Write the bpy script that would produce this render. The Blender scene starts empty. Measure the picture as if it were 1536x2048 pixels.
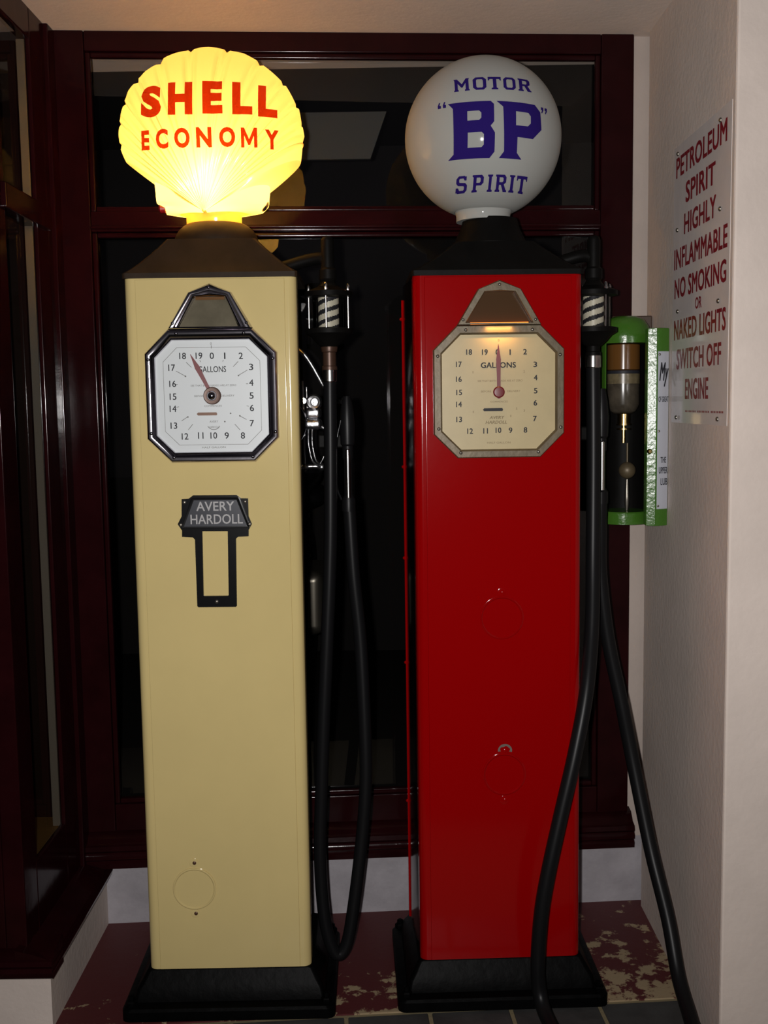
import bpy, bmesh, math, random
from mathutils import Vector, Matrix
random.seed(7)
sc = bpy.context.scene
COL = sc.collection
PI = math.pi

# ------------------------------------------------------------------ camera, light, exposure
CAM = Vector((0.0, -3.0141, 1.4896))
yaw, pitch, roll, FPX = -0.0020, -0.1021, -0.0147, 2150.4
fw = Vector((math.sin(yaw)*math.cos(pitch), math.cos(yaw)*math.cos(pitch), math.sin(pitch)))
r0 = Vector((math.cos(yaw), -math.sin(yaw), 0)); u0 = r0.cross(fw)
RT = r0*math.cos(roll) + u0*math.sin(roll); UP = -r0*math.sin(roll) + u0*math.cos(roll)
cd = bpy.data.cameras.new('camera'); cam = bpy.data.objects.new('camera', cd); COL.objects.link(cam)
cd.sensor_fit = 'VERTICAL'; cd.sensor_height = 36.0; cd.lens = 36.0*FPX/2048.0
cd.clip_start = 0.02; cd.clip_end = 60
M = Matrix.Identity(4)
for i in range(3):
    M[i][0], M[i][1], M[i][2], M[i][3] = RT[i], UP[i], -fw[i], CAM[i]
cam.matrix_world = M
sc.camera = cam

w = bpy.data.worlds.new('night'); sc.world = w; w.use_nodes = True
# dim night surround; its noise patches are added for the chrome to reflect
_wt = w.node_tree; _bg = _wt.nodes['Background']
_tc = _wt.nodes.new('ShaderNodeTexCoord'); _ns = _wt.nodes.new('ShaderNodeTexNoise'); _ns.inputs['Scale'].default_value = 3.2; _ns.inputs['Detail'].default_value = 5
_rp = _wt.nodes.new('ShaderNodeValToRGB')
_rp.color_ramp.elements[0].position = 0.42; _rp.color_ramp.elements[0].color = (0.016, 0.014, 0.018, 1)
_rp.color_ramp.elements[1].position = 0.66; _rp.color_ramp.elements[1].color = (0.150, 0.135, 0.155, 1)
_wt.links.new(_tc.outputs['Generated'], _ns.inputs['Vector']); _wt.links.new(_ns.outputs['Fac'], _rp.inputs['Fac']); _wt.links.new(_rp.outputs['Color'], _bg.inputs[0])
_bg.inputs[1].default_value = 0.32

ld = bpy.data.lights.new('camera_flash', 'SPOT'); ld.energy = 196; ld.spot_size = math.radians(120); ld.spot_blend = 1.0; ld.shadow_soft_size = 0.014
ld.color = (1.0, 0.97, 0.95)
lo = bpy.data.objects.new('camera_flash', ld); COL.objects.link(lo)
lo.location = CAM - RT*0.055 + UP*0.012
lo.rotation_euler = (math.radians(93), 0, 0)
BULB_POWER = 6.4          # the lamp inside the lit shell globe

sc.view_settings.view_transform = 'Standard'
sc.view_settings.look = 'None'
sc.view_settings.exposure = 0.0
sc.view_settings.gamma = 1.0
sc.view_settings.use_curve_mapping = False

# ------------------------------------------------------------------ materials
def nodes(m):
    m.use_nodes = True
    return m.node_tree, m.node_tree.nodes['Principled BSDF']

def mat(name, col, rough=0.5, metal=0.0, spec=0.5, coat=0.0, bump=0.0, bscale=40.0, var=0.0, vscale=6.0, col2=None, thr=None):
    m = bpy.data.materials.new(name); nt, p = nodes(m); N, L = nt.nodes, nt.links
    p.inputs['Base Color'].default_value = (*col, 1)
    p.inputs['Roughness'].default_value = rough
    p.inputs['Metallic'].default_value = metal
    p.inputs['Specular IOR Level'].default_value = spec
    p.inputs['Coat Weight'].default_value = coat
    p.inputs['Coat Roughness'].default_value = 0.06
    tc = N.new('ShaderNodeTexCoord')
    if var > 0 or col2:
        n = N.new('ShaderNodeTexNoise'); n.inputs['Scale'].default_value = vscale; n.inputs['Detail'].default_value = 6
        n.inputs['Roughness'].default_value = 0.62
        L.new(tc.outputs['Object'], n.inputs['Vector'])
        rp = N.new('ShaderNodeValToRGB')
        c2 = col2 if col2 else tuple(max(0, c*(1-var)) for c in col)
        a, b = thr if thr else (0.35, 0.65)
        rp.color_ramp.elements[0].position = a; rp.color_ramp.elements[0].color = (*c2, 1)
        rp.color_ramp.elements[1].position = b; rp.color_ramp.elements[1].color = (*col, 1)
        L.new(n.outputs['Fac'], rp.inputs['Fac']); L.new(rp.outputs['Color'], p.inputs['Base Color'])
    if bump > 0:
        n2 = N.new('ShaderNodeTexNoise'); n2.inputs['Scale'].default_value = bscale; n2.inputs['Detail'].default_value = 4
        L.new(tc.outputs['Object'], n2.inputs['Vector'])
        bp = N.new('ShaderNodeBump'); bp.inputs['Strength'].default_value = bump; bp.inputs['Distance'].default_value = 0.01
        L.new(n2.outputs['Fac'], bp.inputs['Height']); L.new(bp.outputs['Normal'], p.inputs['Normal'])
    return m

MAT = {}
MAT['plaster'] = mat('painted_plaster', (0.47, 0.395, 0.35), 0.75, spec=0.25, bump=0.12, bscale=60, var=0.10, vscale=3)
MAT['plaster_brightened'] = mat('painted_plaster_brightened', (0.70, 0.60, 0.535), 0.7, spec=0.25, bump=0.12, bscale=60, var=0.12, vscale=3)  # same paint as plaster, colour lightened in place of missing side light
MAT['plaster_low'] = mat('painted_plaster_scuffed', (0.40, 0.375, 0.40), 0.75, spec=0.25, bump=0.2, bscale=45, var=0.22, vscale=9)
MAT['ceiling'] = mat('ceiling_paint', (0.70, 0.585, 0.51), 0.8, spec=0.2, bump=0.08, bscale=70, var=0.06)
MAT['wood'] = mat('mahogany_gloss', (0.017, 0.0024, 0.0032), 0.13, spec=0.14, coat=0.0, bump=0.035, bscale=22, var=0.35, vscale=8)
MAT['cream'] = mat('cream_board', (0.78, 0.70, 0.56), 0.6)
MAT['shelf'] = mat('display_floor_board', (0.66, 0.37, 0.10), 0.5, var=0.2, vscale=5)
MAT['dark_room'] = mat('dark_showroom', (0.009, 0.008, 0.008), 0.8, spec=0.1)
MAT['brown_panel'] = mat('brown_panel', (0.055, 0.022, 0.012), 0.5)
MAT['grey_panel'] = mat('grey_display_panel', (0.030, 0.030, 0.028), 0.6)
MAT['yellow'] = mat('cream_yellow_enamel', (0.62, 0.49, 0.215), 0.115, spec=0.5, bump=0.008, bscale=25, var=0.05, vscale=4)
MAT['red'] = mat('red_enamel', (0.27, 0.0006, 0.0012), 0.115, spec=0.32, bump=0.012, bscale=26)
MAT['black'] = mat('black_enamel', (0.005, 0.005, 0.0055), 0.2, spec=0.4, bump=0.02, bscale=18)
MAT['side_black'] = mat('black_side_gloss', (0.004, 0.0035, 0.0035), 0.14, spec=0.5)
MAT['cap'] = mat('black_cap_satin', (0.0048, 0.0044, 0.004), 0.5, spec=0.07, bump=0.05, bscale=40, var=0.3, vscale=14)
MAT['cap_globe_spill'] = mat('black_cap_globe_spill', (0.030, 0.018, 0.010), 0.55, spec=0.12, bump=0.05, bscale=40, var=0.3, vscale=14)  # black cap tinted brown: the globe's warm spill put into the colour
MAT['base'] = mat('black_base_worn', (0.0019, 0.0019, 0.0020), 0.42, spec=0.045, bump=0.12, bscale=30, var=0.4, vscale=16)
MAT['rubber'] = mat('black_rubber', (0.0060, 0.0060, 0.0066), 0.38, spec=0.18)
MAT['chrome'] = mat('chrome', (0.55, 0.525, 0.57), 0.13, metal=1.0, bump=0.03, bscale=14)
MAT['nickel'] = mat('aged_nickel', (0.120, 0.090, 0.050), 0.45, metal=0.25, bump=0.08, bscale=50, var=0.25, vscale=25)
MAT['alloy'] = mat('polished_alloy', (0.70, 0.70, 0.74), 0.30, metal=1.0, bump=0.25, bscale=45)
MAT['ring_brown'] = mat('brown_hub_ring', (0.10, 0.055, 0.04), 0.4, metal=0.3)
MAT['steel'] = mat('steel', (0.55, 0.54, 0.52), 0.22, metal=1.0)
MAT['brass'] = mat('brass', (0.50, 0.36, 0.15), 0.28, metal=1.0, var=0.3, vscale=20)
MAT['copper'] = mat('brown_coupling', (0.07, 0.035, 0.022), 0.4, metal=0.4)
MAT['dial_white'] = mat('dial_white', (0.60, 0.63, 0.64), 0.38, spec=0.4)
MAT['dial_cream'] = mat('dial_cream', (0.47, 0.375, 0.195), 0.42, spec=0.4, var=0.08, vscale=14)
MAT['ink'] = mat('black_ink', (0.02, 0.02, 0.025), 0.5, spec=0.2)
MAT['ink_soft'] = mat('faded_ink', (0.16, 0.155, 0.145), 0.5, spec=0.2)
MAT['ink_soft2'] = mat('faded_brown_ink', (0.20, 0.15, 0.075), 0.5, spec=0.2)
MAT['pointer'] = mat('red_pointer', (0.14, 0.004, 0.007), 0.35)
MAT['mirror'] = mat('mirror_smoked', (0.20, 0.175, 0.12), 0.22, metal=0.35, var=0.25, vscale=20)
MAT['hood_dark'] = mat('hood_brown_glass', (0.060, 0.030, 0.012), 0.2, spec=0.5)
MAT['plate_grey'] = mat('name_plate_grey', (0.035, 0.037, 0.045), 0.3, metal=0.2, spec=0.5)
MAT['plate_text'] = mat('name_plate_letters', (0.34, 0.33, 0.33), 0.4)
MAT['stripe_white'] = mat('stripe_white', (0.62, 0.58, 0.47), 0.4)
MAT['sign'] = mat('sign_enamel', (0.80, 0.73, 0.70), 0.14, spec=0.5, bump=0.05, bscale=9, var=0.12, vscale=5)
MAT['sign_red'] = mat('sign_red_enamel', (0.30, 0.022, 0.032), 0.25, var=0.3, vscale=30)
MAT['green'] = mat('green_enamel', (0.045, 0.135, 0.014), 0.24, spec=0.5, bump=0.13, bscale=85)
MAT['label'] = mat('white_label', (0.42, 0.43, 0.48), 0.4)
MAT['amber'] = mat('amber_oil_glass', (0.12, 0.052, 0.013), 0.2, spec=0.4)
MAT['amber_pale'] = mat('oily_label', (0.17, 0.135, 0.075), 0.3, var=0.4, vscale=60)
MAT['dark_oil'] = mat('dark_oil_glass', (0.075, 0.062, 0.045), 0.2, var=0.4, vscale=40)
MAT['screw'] = mat('screw_metal', (0.22, 0.20, 0.17), 0.35, metal=0.9)
MAT['screw_dark'] = mat('screw_dark', (0.10, 0.05, 0.03), 0.4, metal=0.4)
MAT['blue'] = mat('blue_enamel_lettering', (0.022, 0.011, 0.125), 0.9, spec=0.0)
MAT['bare'] = mat('bare_metal_chip', (0.16, 0.13, 0.11), 0.5, metal=0.3)
MAT['wood_back'] = mat('dark_backboard', (0.05, 0.028, 0.018), 0.5)

def mix_mat(name, parts):
    """parts: (a_builder, b_builder, fac) -> mix shader material"""
    m = bpy.data.materials.new(name); m.use_nodes = True
    nt = m.node_tree; nt.nodes.clear()
    out = nt.nodes.new('ShaderNodeOutputMaterial')
    return m, nt, out

def glass_pane_mat():
    m, nt, out = mix_mat('window_glass', None)
    tr = nt.nodes.new('ShaderNodeBsdfTransparent'); tr.inputs[0].default_value = (0.92, 0.92, 0.90, 1)
    gl = nt.nodes.new('ShaderNodeBsdfGlossy'); gl.inputs['Roughness'].default_value = 0.0
    gl.inputs[0].default_value = (1, 1, 1, 1)
    fr = nt.nodes.new('ShaderNodeFresnel'); fr.inputs[0].default_value = 1.5
    mu = nt.nodes.new('ShaderNodeMath'); mu.operation = 'MULTIPLY'; mu.inputs[1].default_value = 0.9; mu.use_clamp = True
    mx = nt.nodes.new('ShaderNodeMixShader')
    nt.links.new(fr.outputs[0], mu.inputs[0]); nt.links.new(mu.outputs[0], mx.inputs[0])
    nt.links.new(tr.outputs[0], mx.inputs[1]); nt.links.new(gl.outputs[0], mx.inputs[2])
    nt.links.new(mx.outputs[0], out.inputs[0])
    return m
MAT['glass'] = glass_pane_mat()

def lamp_glass(name, tcol, dcol, tfac, gloss=0.06, rough=0.12):
    """opal glass: translucent + diffuse under a thin gloss"""
    m, nt, out = mix_mat(name, None)
    tl = nt.nodes.new('ShaderNodeBsdfTranslucent'); tl.inputs[0].default_value = (*tcol, 1)
    df = nt.nodes.new('ShaderNodeBsdfDiffuse'); df.inputs[0].default_value = (*dcol, 1)
    gl = nt.nodes.new('ShaderNodeBsdfGlossy'); gl.inputs['Roughness'].default_value = rough
    m1 = nt.nodes.new('ShaderNodeMixShader'); m1.inputs[0].default_value = tfac
    m2 = nt.nodes.new('ShaderNodeMixShader'); m2.inputs[0].default_value = gloss
    nt.links.new(df.outputs[0], m1.inputs[1]); nt.links.new(tl.outputs[0], m1.inputs[2])
    nt.links.new(m1.outputs[0], m2.inputs[1]); nt.links.new(gl.outputs[0], m2.inputs[2])
    nt.links.new(m2.outputs[0], out.inputs[0])
    return m
MAT['shell_glass'] = lamp_glass('opal_shell_glass', (0.98, 0.575, 0.135), (0.50, 0.40, 0.22), 0.75)
MAT['shell_red'] = lamp_glass('red_fired_lettering', (0.43, 0.040, 0.006), (0.34, 0.015, 0.004), 0.72, 0.02)
MAT['bp_glass'] = lamp_glass('opal_globe_glass', (0.25, 0.25, 0.23), (0.43, 0.435, 0.41), 0.2, 0.018, 0.07)

def emit(name, col, s):
    m, nt, out = mix_mat(name, None)
    e = nt.nodes.new('ShaderNodeEmission'); e.inputs[0].default_value = (*col, 1); e.inputs[1].default_value = s
    nt.links.new(e.outputs[0], out.inputs[0]); return m
MAT['slot'] = emit('lit_lamp_slot', (1.0, 0.25, 0.03), 2.2)

def floor_mat():
    m = bpy.data.materials.new('red_floor_paint'); nt, p = nodes(m); N, L = nt.nodes, nt.links
    tc = N.new('ShaderNodeTexCoord'); sp = N.new('ShaderNodeSeparateXYZ'); L.new(tc.outputs['Object'], sp.inputs[0])
    n = N.new('ShaderNodeTexNoise'); n.inputs['Scale'].default_value = 16; n.inputs['Detail'].default_value = 8; n.inputs['Roughness'].default_value = 0.68
    L.new(tc.outputs['Object'], n.inputs['Vector'])
    # worn more toward the front edge and the right-hand side, where feet pass
    mx = N.new('ShaderNodeMapRange'); mx.inputs[1].default_value = -0.10; mx.inputs[2].default_value = -0.52
    mx.inputs[3].default_value = 0.0; mx.inputs[4].default_value = 0.17; L.new(sp.outputs['Y'], mx.inputs[0])
    mr = N.new('ShaderNodeMapRange'); mr.inputs[1].default_value = -0.6; mr.inputs[2].default_value = 0.64
    mr.inputs[3].default_value = -0.06; mr.inputs[4].default_value = 0.06; L.new(sp.outputs['X'], mr.inputs[0])
    a1 = N.new('ShaderNodeMath'); a1.operation = 'ADD'; L.new(n.outputs['Fac'], a1.inputs[0]); L.new(mx.outputs[0], a1.inputs[1])
    a2 = N.new('ShaderNodeMath'); a2.operation = 'ADD'; L.new(a1.outputs[0], a2.inputs[0]); L.new(mr.outputs[0], a2.inputs[1])
    rp = N.new('ShaderNodeValToRGB'); e = rp.color_ramp.elements
    e[0].position = 0.655; e[0].color = (0.085, 0.014, 0.015, 1)
    e[1].position = 0.695; e[1].color = (0.36, 0.27, 0.16, 1)
    L.new(a2.outputs[0], rp.inputs['Fac']); L.new(rp.outputs['Color'], p.inputs['Base Color'])
    p.inputs['Roughness'].default_value = 0.55
    bp = N.new('ShaderNodeBump'); bp.inputs['Strength'].default_value = 0.25; bp.inputs['Distance'].default_value = 0.01
    L.new(n.outputs['Fac'], bp.inputs['Height']); L.new(bp.outputs['Normal'], p.inputs['Normal'])
    return m
MAT['floor'] = floor_mat()
MAT['slate'] = mat('slate_tile', (0.055, 0.056, 0.055), 0.5, bump=0.2, bscale=25, var=0.35, vscale=9)
MAT['pavement'] = mat('dark_pavement', (0.016, 0.0155, 0.0155), 0.85, spec=0.1, var=0.3, vscale=2)
MAT['mortar'] = mat('mortar', (0.22, 0.18, 0.10), 0.8, bump=0.2, bscale=60)

# ------------------------------------------------------------------ object helpers
def tag(o, label=None, cat=None, group=None, kind=None):
    if label: o['label'] = label
    if cat: o['category'] = cat
    if group: o['group'] = group
    if kind: o['kind'] = kind
    return o

def empty(name, loc=(0, 0, 0), rz=0.0):
    o = bpy.data.objects.new(name, None); COL.objects.link(o)
    o.location = loc; o.rotation_euler = (0, 0, rz); o.empty_display_size = 0.1
    return o

def obj(name, bm, m, parent=None, smooth=None, label=None):
    """link a bmesh as ONE mesh object; smooth = angle in degrees"""
    bmesh.ops.recalc_face_normals(bm, faces=bm.faces)
    if smooth is not None:
        lim = math.radians(smooth)
        for f in bm.faces: f.smooth = True
        for e in bm.edges:
            e.smooth = not (len(e.link_faces) == 2 and e.calc_face_angle(0) > lim)
    me = bpy.data.meshes.new(name); bm.to_mesh(me); bm.free()
    for mm in (m if isinstance(m, (list, tuple)) else [m]): me.materials.append(MAT[mm])
    o = bpy.data.objects.new(name, me); COL.objects.link(o)
    if smooth is not None:
        wn = o.modifiers.new('weighted_normal', 'WEIGHTED_NORMAL'); wn.keep_sharp = True; wn.weight = 80
    if parent: o.parent = parent
    if label: o['label'] = label
    return o

def BM(): return bmesh.new()

def box(bm, x0, x1, y0, y1, z0, z1, bev=0.0, seg=2):
    vs = [bm.verts.new(c) for c in ((x0, y0, z0), (x1, y0, z0), (x1, y1, z0), (x0, y1, z0), (x0, y0, z1), (x1, y0, z1), (x1, y1, z1), (x0, y1, z1))]
    fs = [bm.faces.new([vs[i] for i in q]) for q in ((0, 3, 2, 1), (4, 5, 6, 7), (0, 1, 5, 4), (1, 2, 6, 5), (2, 3, 7, 6), (3, 0, 4, 7))]
    if bev > 0:
        es = list({e for f in fs for e in f.edges})
        bmesh.ops.bevel(bm, geom=es, offset=bev, segments=seg, affect='EDGES', profile=0.5)
    return bm

def prism_xz(bm, pts, y0, y1, bev=0.0, seg=2):
    """polygon in x,z pushed from y0 (front) to y1"""
    a = [bm.verts.new((x, y0, z)) for x, z in pts]; b = [bm.verts.new((x, y1, z)) for x, z in pts]
    n = len(pts); f1 = bm.faces.new(a); bm.faces.new(b[::-1])
    for i in range(n): bm.faces.new((a[i], b[i], b[(i+1) % n], a[(i+1) % n]))
    if bev > 0: bmesh.ops.bevel(bm, geom=list(f1.edges), offset=bev, segments=seg, affect='EDGES', profile=0.5)
    return bm

def prism_xy(bm, pts, z0, z1, bev=0.0, seg=2):
    a = [bm.verts.new((x, y, z0)) for x, y in pts]; b = [bm.verts.new((x, y, z1)) for x, y in pts]
    n = len(pts); bm.faces.new(a); f2 = bm.faces.new(b)
    for i in range(n): bm.faces.new((a[i], b[i], b[(i+1) % n], a[(i+1) % n]))
    if bev > 0: bmesh.ops.bevel(bm, geom=list(f2.edges), offset=bev, segments=seg, affect='EDGES', profile=0.5)
    return bm

def prism_yz(bm, pts, x0, x1, bev=0.0):
    a = [bm.verts.new((x0, y, z)) for y, z in pts]; b = [bm.verts.new((x1, y, z)) for y, z in pts]
    n = len(pts); f1 = bm.faces.new(a); f2 = bm.faces.new(b)
    for i in range(n): bm.faces.new((a[i], b[i], b[(i+1) % n], a[(i+1) % n]))
    if bev > 0: bmesh.ops.bevel(bm, geom=list(f1.edges)+list(f2.edges), offset=bev, segments=2, affect='EDGES', profile=0.5)
    return bm

def rings(bm, rr, cap0=True, cap1=True, closed=True):
    """loft equal-length point rings"""
    vv = [[bm.verts.new(p) for p in r] for r in rr]; n = len(rr[0])
    for a, b in zip(vv, vv[1:]):
        for i in range(n if closed else n-1):
            j = (i+1) % n
            bm.faces.new((a[i], a[j], b[j], b[i]))
    if cap0: bm.faces.new(vv[0][::-1])
    if cap1: bm.faces.new(vv[-1])
    return vv

def lathe(bm, prof, c=(0, 0, 0), seg=32, axis='z', cap0=True, cap1=True):
    rr = []
    for r, h in prof:
        ring = []
        for k in range(seg):
            a = 2*PI*k/seg; x, y = r*math.cos(a), r*math.sin(a)
            p = {'z': (x, y, h), 'y': (x, h, y), 'x': (h, x, y)}[axis]
            ring.append((c[0]+p[0], c[1]+p[1], c[2]+p[2]))
        rr.append(ring)
    rings(bm, rr, cap0, cap1); return bm

def tube(bm, pts, r, seg=12, cap=True):
    pts = [Vector(p) for p in pts]; n = len(pts); rr = []
    t0 = (pts[1]-pts[0]).normalized()
    nrm = t0.orthogonal().normalized()
    for i, p in enumerate(pts):
        t = (pts[min(i+1, n-1)]-pts[max(i-1, 0)]).normalized()
        nrm = (nrm - t*nrm.dot(t)).normalized(); b = t.cross(nrm)
        ri = r[i] if isinstance(r, (list, tuple)) else r
        rr.append([p + (nrm*math.cos(2*PI*k/seg) + b*math.sin(2*PI*k/seg))*ri for k in range(seg)])
    rings(bm, rr, cap, cap); return bm

def spline(pts, sub=8):
    P = [Vector(p) for p in pts]; P = [P[0]*2-P[1]] + P + [P[-1]*2-P[-2]]; out = []
    for i in range(1, len(P)-2):
        for k in range(sub):
            t = k/sub; a, b, c, d = P[i-1], P[i], P[i+1], P[i+2]
            out.append(0.5*((2*b) + (c-a)*t + (2*a-5*b+4*c-d)*t*t + (3*b-a-3*c+d)*t**3))
    out.append(P[-2]); return out

def ball(bm, c, r, sx=1, sy=1, sz=1, u=16, v=10):
    prof = [(r*math.sin(PI*k/v), -r*math.cos(PI*k/v)) for k in range(v+1)]
    prof[0] = (r*0.02, -r); prof[-1] = (r*0.02, r)
    rr = [[(c[0]+sx*rad*math.cos(2*PI*k/u), c[1]+sy*rad*math.sin(2*PI*k/u), c[2]+sz*h) for k in range(u)] for rad, h in prof]
    rings(bm, rr); return bm

def interp(poly, n=None):
    return poly

def fill_loops(loops):
    """2D loops (outer + holes) -> (verts2d, faces) by curve filling"""
    cu = bpy.data.curves.new('tmp', 'CURVE'); cu.dimensions = '2D'; cu.fill_mode = 'BOTH'
    for lp in loops:
        s = cu.splines.new('POLY'); s.points.add(len(lp)-1); s.use_cyclic_u = True
        for q, (x, y) in zip(s.points, lp): q.co = (x, y, 0, 1)
    o = bpy.data.objects.new('tmp', cu); COL.objects.link(o)
    bpy.context.view_layer.update()
    me = bpy.data.meshes.new_from_object(o.evaluated_get(bpy.context.evaluated_depsgraph_get()))
    v = [(a.co.x, a.co.y) for a in me.vertices]; f = [tuple(p.vertices) for p in me.polygons]
    bpy.data.objects.remove(o); bpy.data.curves.remove(cu); bpy.data.meshes.remove(me)
    return v, f

_TX = {}
def text2d(s, bold=0.0, shear=0.0, space=1.0):
    """filled lettering normalised to the unit box"""
    key = (s, bold, shear, space)
    if key in _TX: return _TX[key]
    cu = bpy.data.curves.new('tmp', 'FONT'); cu.body = s; cu.size = 1; cu.shear = shear
    cu.space_character = space*(1+bold*1.2); cu.resolution_u = 3
    o = bpy.data.objects.new('tmp', cu); COL.objects.link(o)
    bpy.context.view_layer.update()
    me = bpy.data.meshes.new_from_object(o.evaluated_get(bpy.context.evaluated_depsgraph_get()))
    v = [(a.co.x, a.co.y) for a in me.vertices]; f = [tuple(p.vertices) for p in me.polygons]
    bpy.data.objects.remove(o); bpy.data.curves.remove(cu); bpy.data.meshes.remove(me)
    if bold > 0:       # thicken the strokes with overlaid copies
        v0, f0 = v, f; v, f = [], []
        for ly, (dx, dy) in enumerate(((-1, -0.6), (1, -0.6), (-1, 0.6), (1, 0.6), (0, 0))):
            n0 = len(v); v += [(a+dx*bold, b+dy*bold, ly) for a, b in v0]; f += [tuple(i+n0 for i in q) for q in f0]
    x0, x1 = min(q[0] for q in v), max(q[0] for q in v); y0, y1 = min(q[1] for q in v), max(q[1] for q in v)
    v = [((q[0]-x0)/(x1-x0), (q[1]-y0)/(y1-y0), q[2] if len(q) > 2 else 0) for q in v]
    _TX[key] = (v, f); return v, f

def put(bm, vf, fn, fine=None, out=(0, -1, 0)):
    """add 2D filled shape; fn maps (u,v) to 3D; fine = max edge length in 2D for bending"""
    v, f = vf
    t = BM(); vs = [t.verts.new((q[0], q[1], q[2] if len(q) > 2 else 0)) for q in v]
    for q in f:
        try: t.faces.new([vs[i] for i in q])
        except ValueError: pass
    if fine:
        bmesh.ops.triangulate(t, faces=t.faces)
        for _ in range(7):
            es = [e for e in t.edges if e.calc_length() > fine and abs(e.verts[0].co.z-e.verts[1].co.z) < 0.5]
            if not es: break
            bmesh.ops.subdivide_edges(t, edges=es, cuts=1)
            bmesh.ops.triangulate(t, faces=[q for q in t.faces if len(q.verts) > 3])
    mp = {}
    for a in t.verts: mp[a] = bm.verts.new(Vector(fn(a.co.x, a.co.y)) + Vector(out)*(0.00006*a.co.z))
    for q in t.faces:
        try: bm.faces.new([mp[a] for a in q.verts])
        except ValueError: pass
    t.free()

def text_box(bm, s, x0, x1, z0, z1, y, bold=0.0, shear=0.0, space=1.0, fine=None, fn=None):
    v, f = text2d(s, bold, shear, space)
    v = [(x0+(x1-x0)*q[0], z0+(z1-z0)*q[1], q[2]) for q in v]
    put(bm, (v, f), fn if fn else (lambda a, b: (a, y, b)), fine)

def cap_text(bm, s, xc, zc, h, y, wf=None, bold=0.0, shear=0.0, fn=None):
    """text centred on a point with a cap height and a width per character"""
    wd = h*(wf if wf else 0.62*len(s))
    text_box(bm, s, xc-wd/2, xc+wd/2, zc-h/2, zc+h/2, y, bold, shear, fn=fn)

def dome(bm, x, y, z, r, t, axis='y', seg=10):
    """domed screw head whose face looks towards -axis"""
    prof = [(r, 0), (r*0.95, -t*0.5), (r*0.6, -t*0.9), (r*0.12, -t)]
    lathe(bm, prof, (x, y, z), seg, axis)

# ------------------------------------------------------------------ the setting
AW = 0.0657            # the shop window stands a little askew to the pumps
XR, XL = 0.735, -0.82
YF = -0.72

YE = -0.512
bm = BM(); box(bm, -1.4, 1.0, YE, 0.30, -0.12, 0.0)
o = tag(obj('floor', bm, 'floor'), kind='structure'); o.rotation_euler = (0, 0, AW)
# slate tiles along the front of the step
bm = BM(); box(bm, -1.4, 1.6, -1.6, YE, -0.12, -0.004)
o = tag(obj('trim_1', bm, 'mortar'), kind='structure'); o.rotation_euler = (0, 0, AW)
bm = BM(); xs = [-1.3, -1.02, -0.74, -0.43, -0.150, 0.055, 0.255, 0.475, 0.76, 1.05]
for a, b in zip(xs, xs[1:]):
    box(bm, a+0.005, b-0.005, -0.70, YE-0.013, -0.09, 0.0, 0.003)
    box(bm, a+0.08, b+0.07, -0.89, -0.71, -0.09, 0.0, 0.003)
o = tag(obj('floor_tiles', bm, 'slate'), kind='structure'); o.rotation_euler = (0, 0, AW)
bm = BM(); box(bm, -14, 14, -22, -1.05, -0.35, -0.14)
tag(obj('floor_pavement', bm, 'pavement'), kind='structure')

def back(name, bm, m, parent=None, smooth=None):
    o = obj(name, bm, m, parent, smooth)
    if not parent: o.rotation_euler = (0, 0, AW)
    return o
# white wall below and to the right of the window
bm = BM(); box(bm, -0.95, 0.90, 0.012, 0.16, -0.05, 0.20)
tag(back('wall_back', bm, 'plaster_low'), kind='structure')
bm = BM(); box(bm, 0.697, 0.90, 0.012, 0.16, 0.20, 2.60)
tag(back('wall_back_right', bm, 'plaster'), kind='structure')
# ceiling of the recess
bm = BM(); box(bm, -1.6, 1.3, -0.62, 0.30, 2.478, 2.62)
tag(obj('ceiling', bm, 'ceiling'), kind='structure')
# right side wall with the front of the building
bm = BM(); box(bm, XR, 1.0, YF, 0.03, -0.05, 2.60, 0.006, 2)
tag(obj('wall_right', bm, 'plaster_brightened'), kind='structure')
bm = BM(); box(bm, 1.0, 1.9, YF, -0.5, -0.12, 2.9)
tag(obj('wall_front', bm, 'plaster'), kind='structure')
# low wall under the left-hand bay window
bm = BM(); prism_xy(bm, [(XL, -0.565), (XL, -0.02), (-1.0, -0.02), (-1.0, -0.40), (-1.7, -0.40), (-1.7, -0.565)], -0.12, 0.165)
tag(obj('wall_left', bm, 'plaster_brightened'), kind='structure')

# --- back shop window (local frame turned by AW)
win = empty('window_1', (0, 0, 0), AW); tag(win, kind='structure')
LX, RX = -0.868, 0.697
gx0, gx1 = -0.785, 0.606
bm = BM()
box(bm, LX, gx0, -0.01, 0.06, 0.25, 2.478, 0.004)          # stiles
box(bm, gx1, RX, -0.01, 0.06, 0.25, 2.478, 0.004)
box(bm, gx0, gx1, -0.008, 0.06, 2.425, 2.478, 0.004)       # head
box(bm, gx0, gx1, -0.008, 0.06, 0.25, 0.362, 0.004)        # bottom rail
obj('frame', bm, 'wood', win, 30)
bm = BM(); box(bm, gx0, gx1, -0.012, 0.06, 1.955, 2.010, 0.005)
box(bm, gx0, gx1, -0.018, -0.006, 1.962, 1.972, 0.004); obj('transom', bm, 'wood', win, 30)
bm = BM()
for (a, b, c, d) in ((gx0, gx1, 2.010, 2.425), (gx0, gx1, 0.362, 1.955)):
    t = 0.014
    for q in ((a, a+t, c, d), (b-t, b, c, d), (a+t, b-t, c, c+t), (a+t, b-t, d-t, d)):
        box(bm, q[0], q[1], 0.000, 0.018, q[2], q[3], 0.004)
obj('glazing_bead', bm, 'wood', win, 30)
bm = BM()
prof = [(0.05, 0.30), (-0.012, 0.285), (-0.030, 0.262), (-0.048, 0.255), (-0.052, 0.243), (-0.046, 0.236), (-0.052, 0.228), (-0.052, 0.218), (-0.044, 0.212), (-0.050, 0.205), (-0.048, 0.190), (-0.02, 0.185), (0.05, 0.185)]
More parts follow.
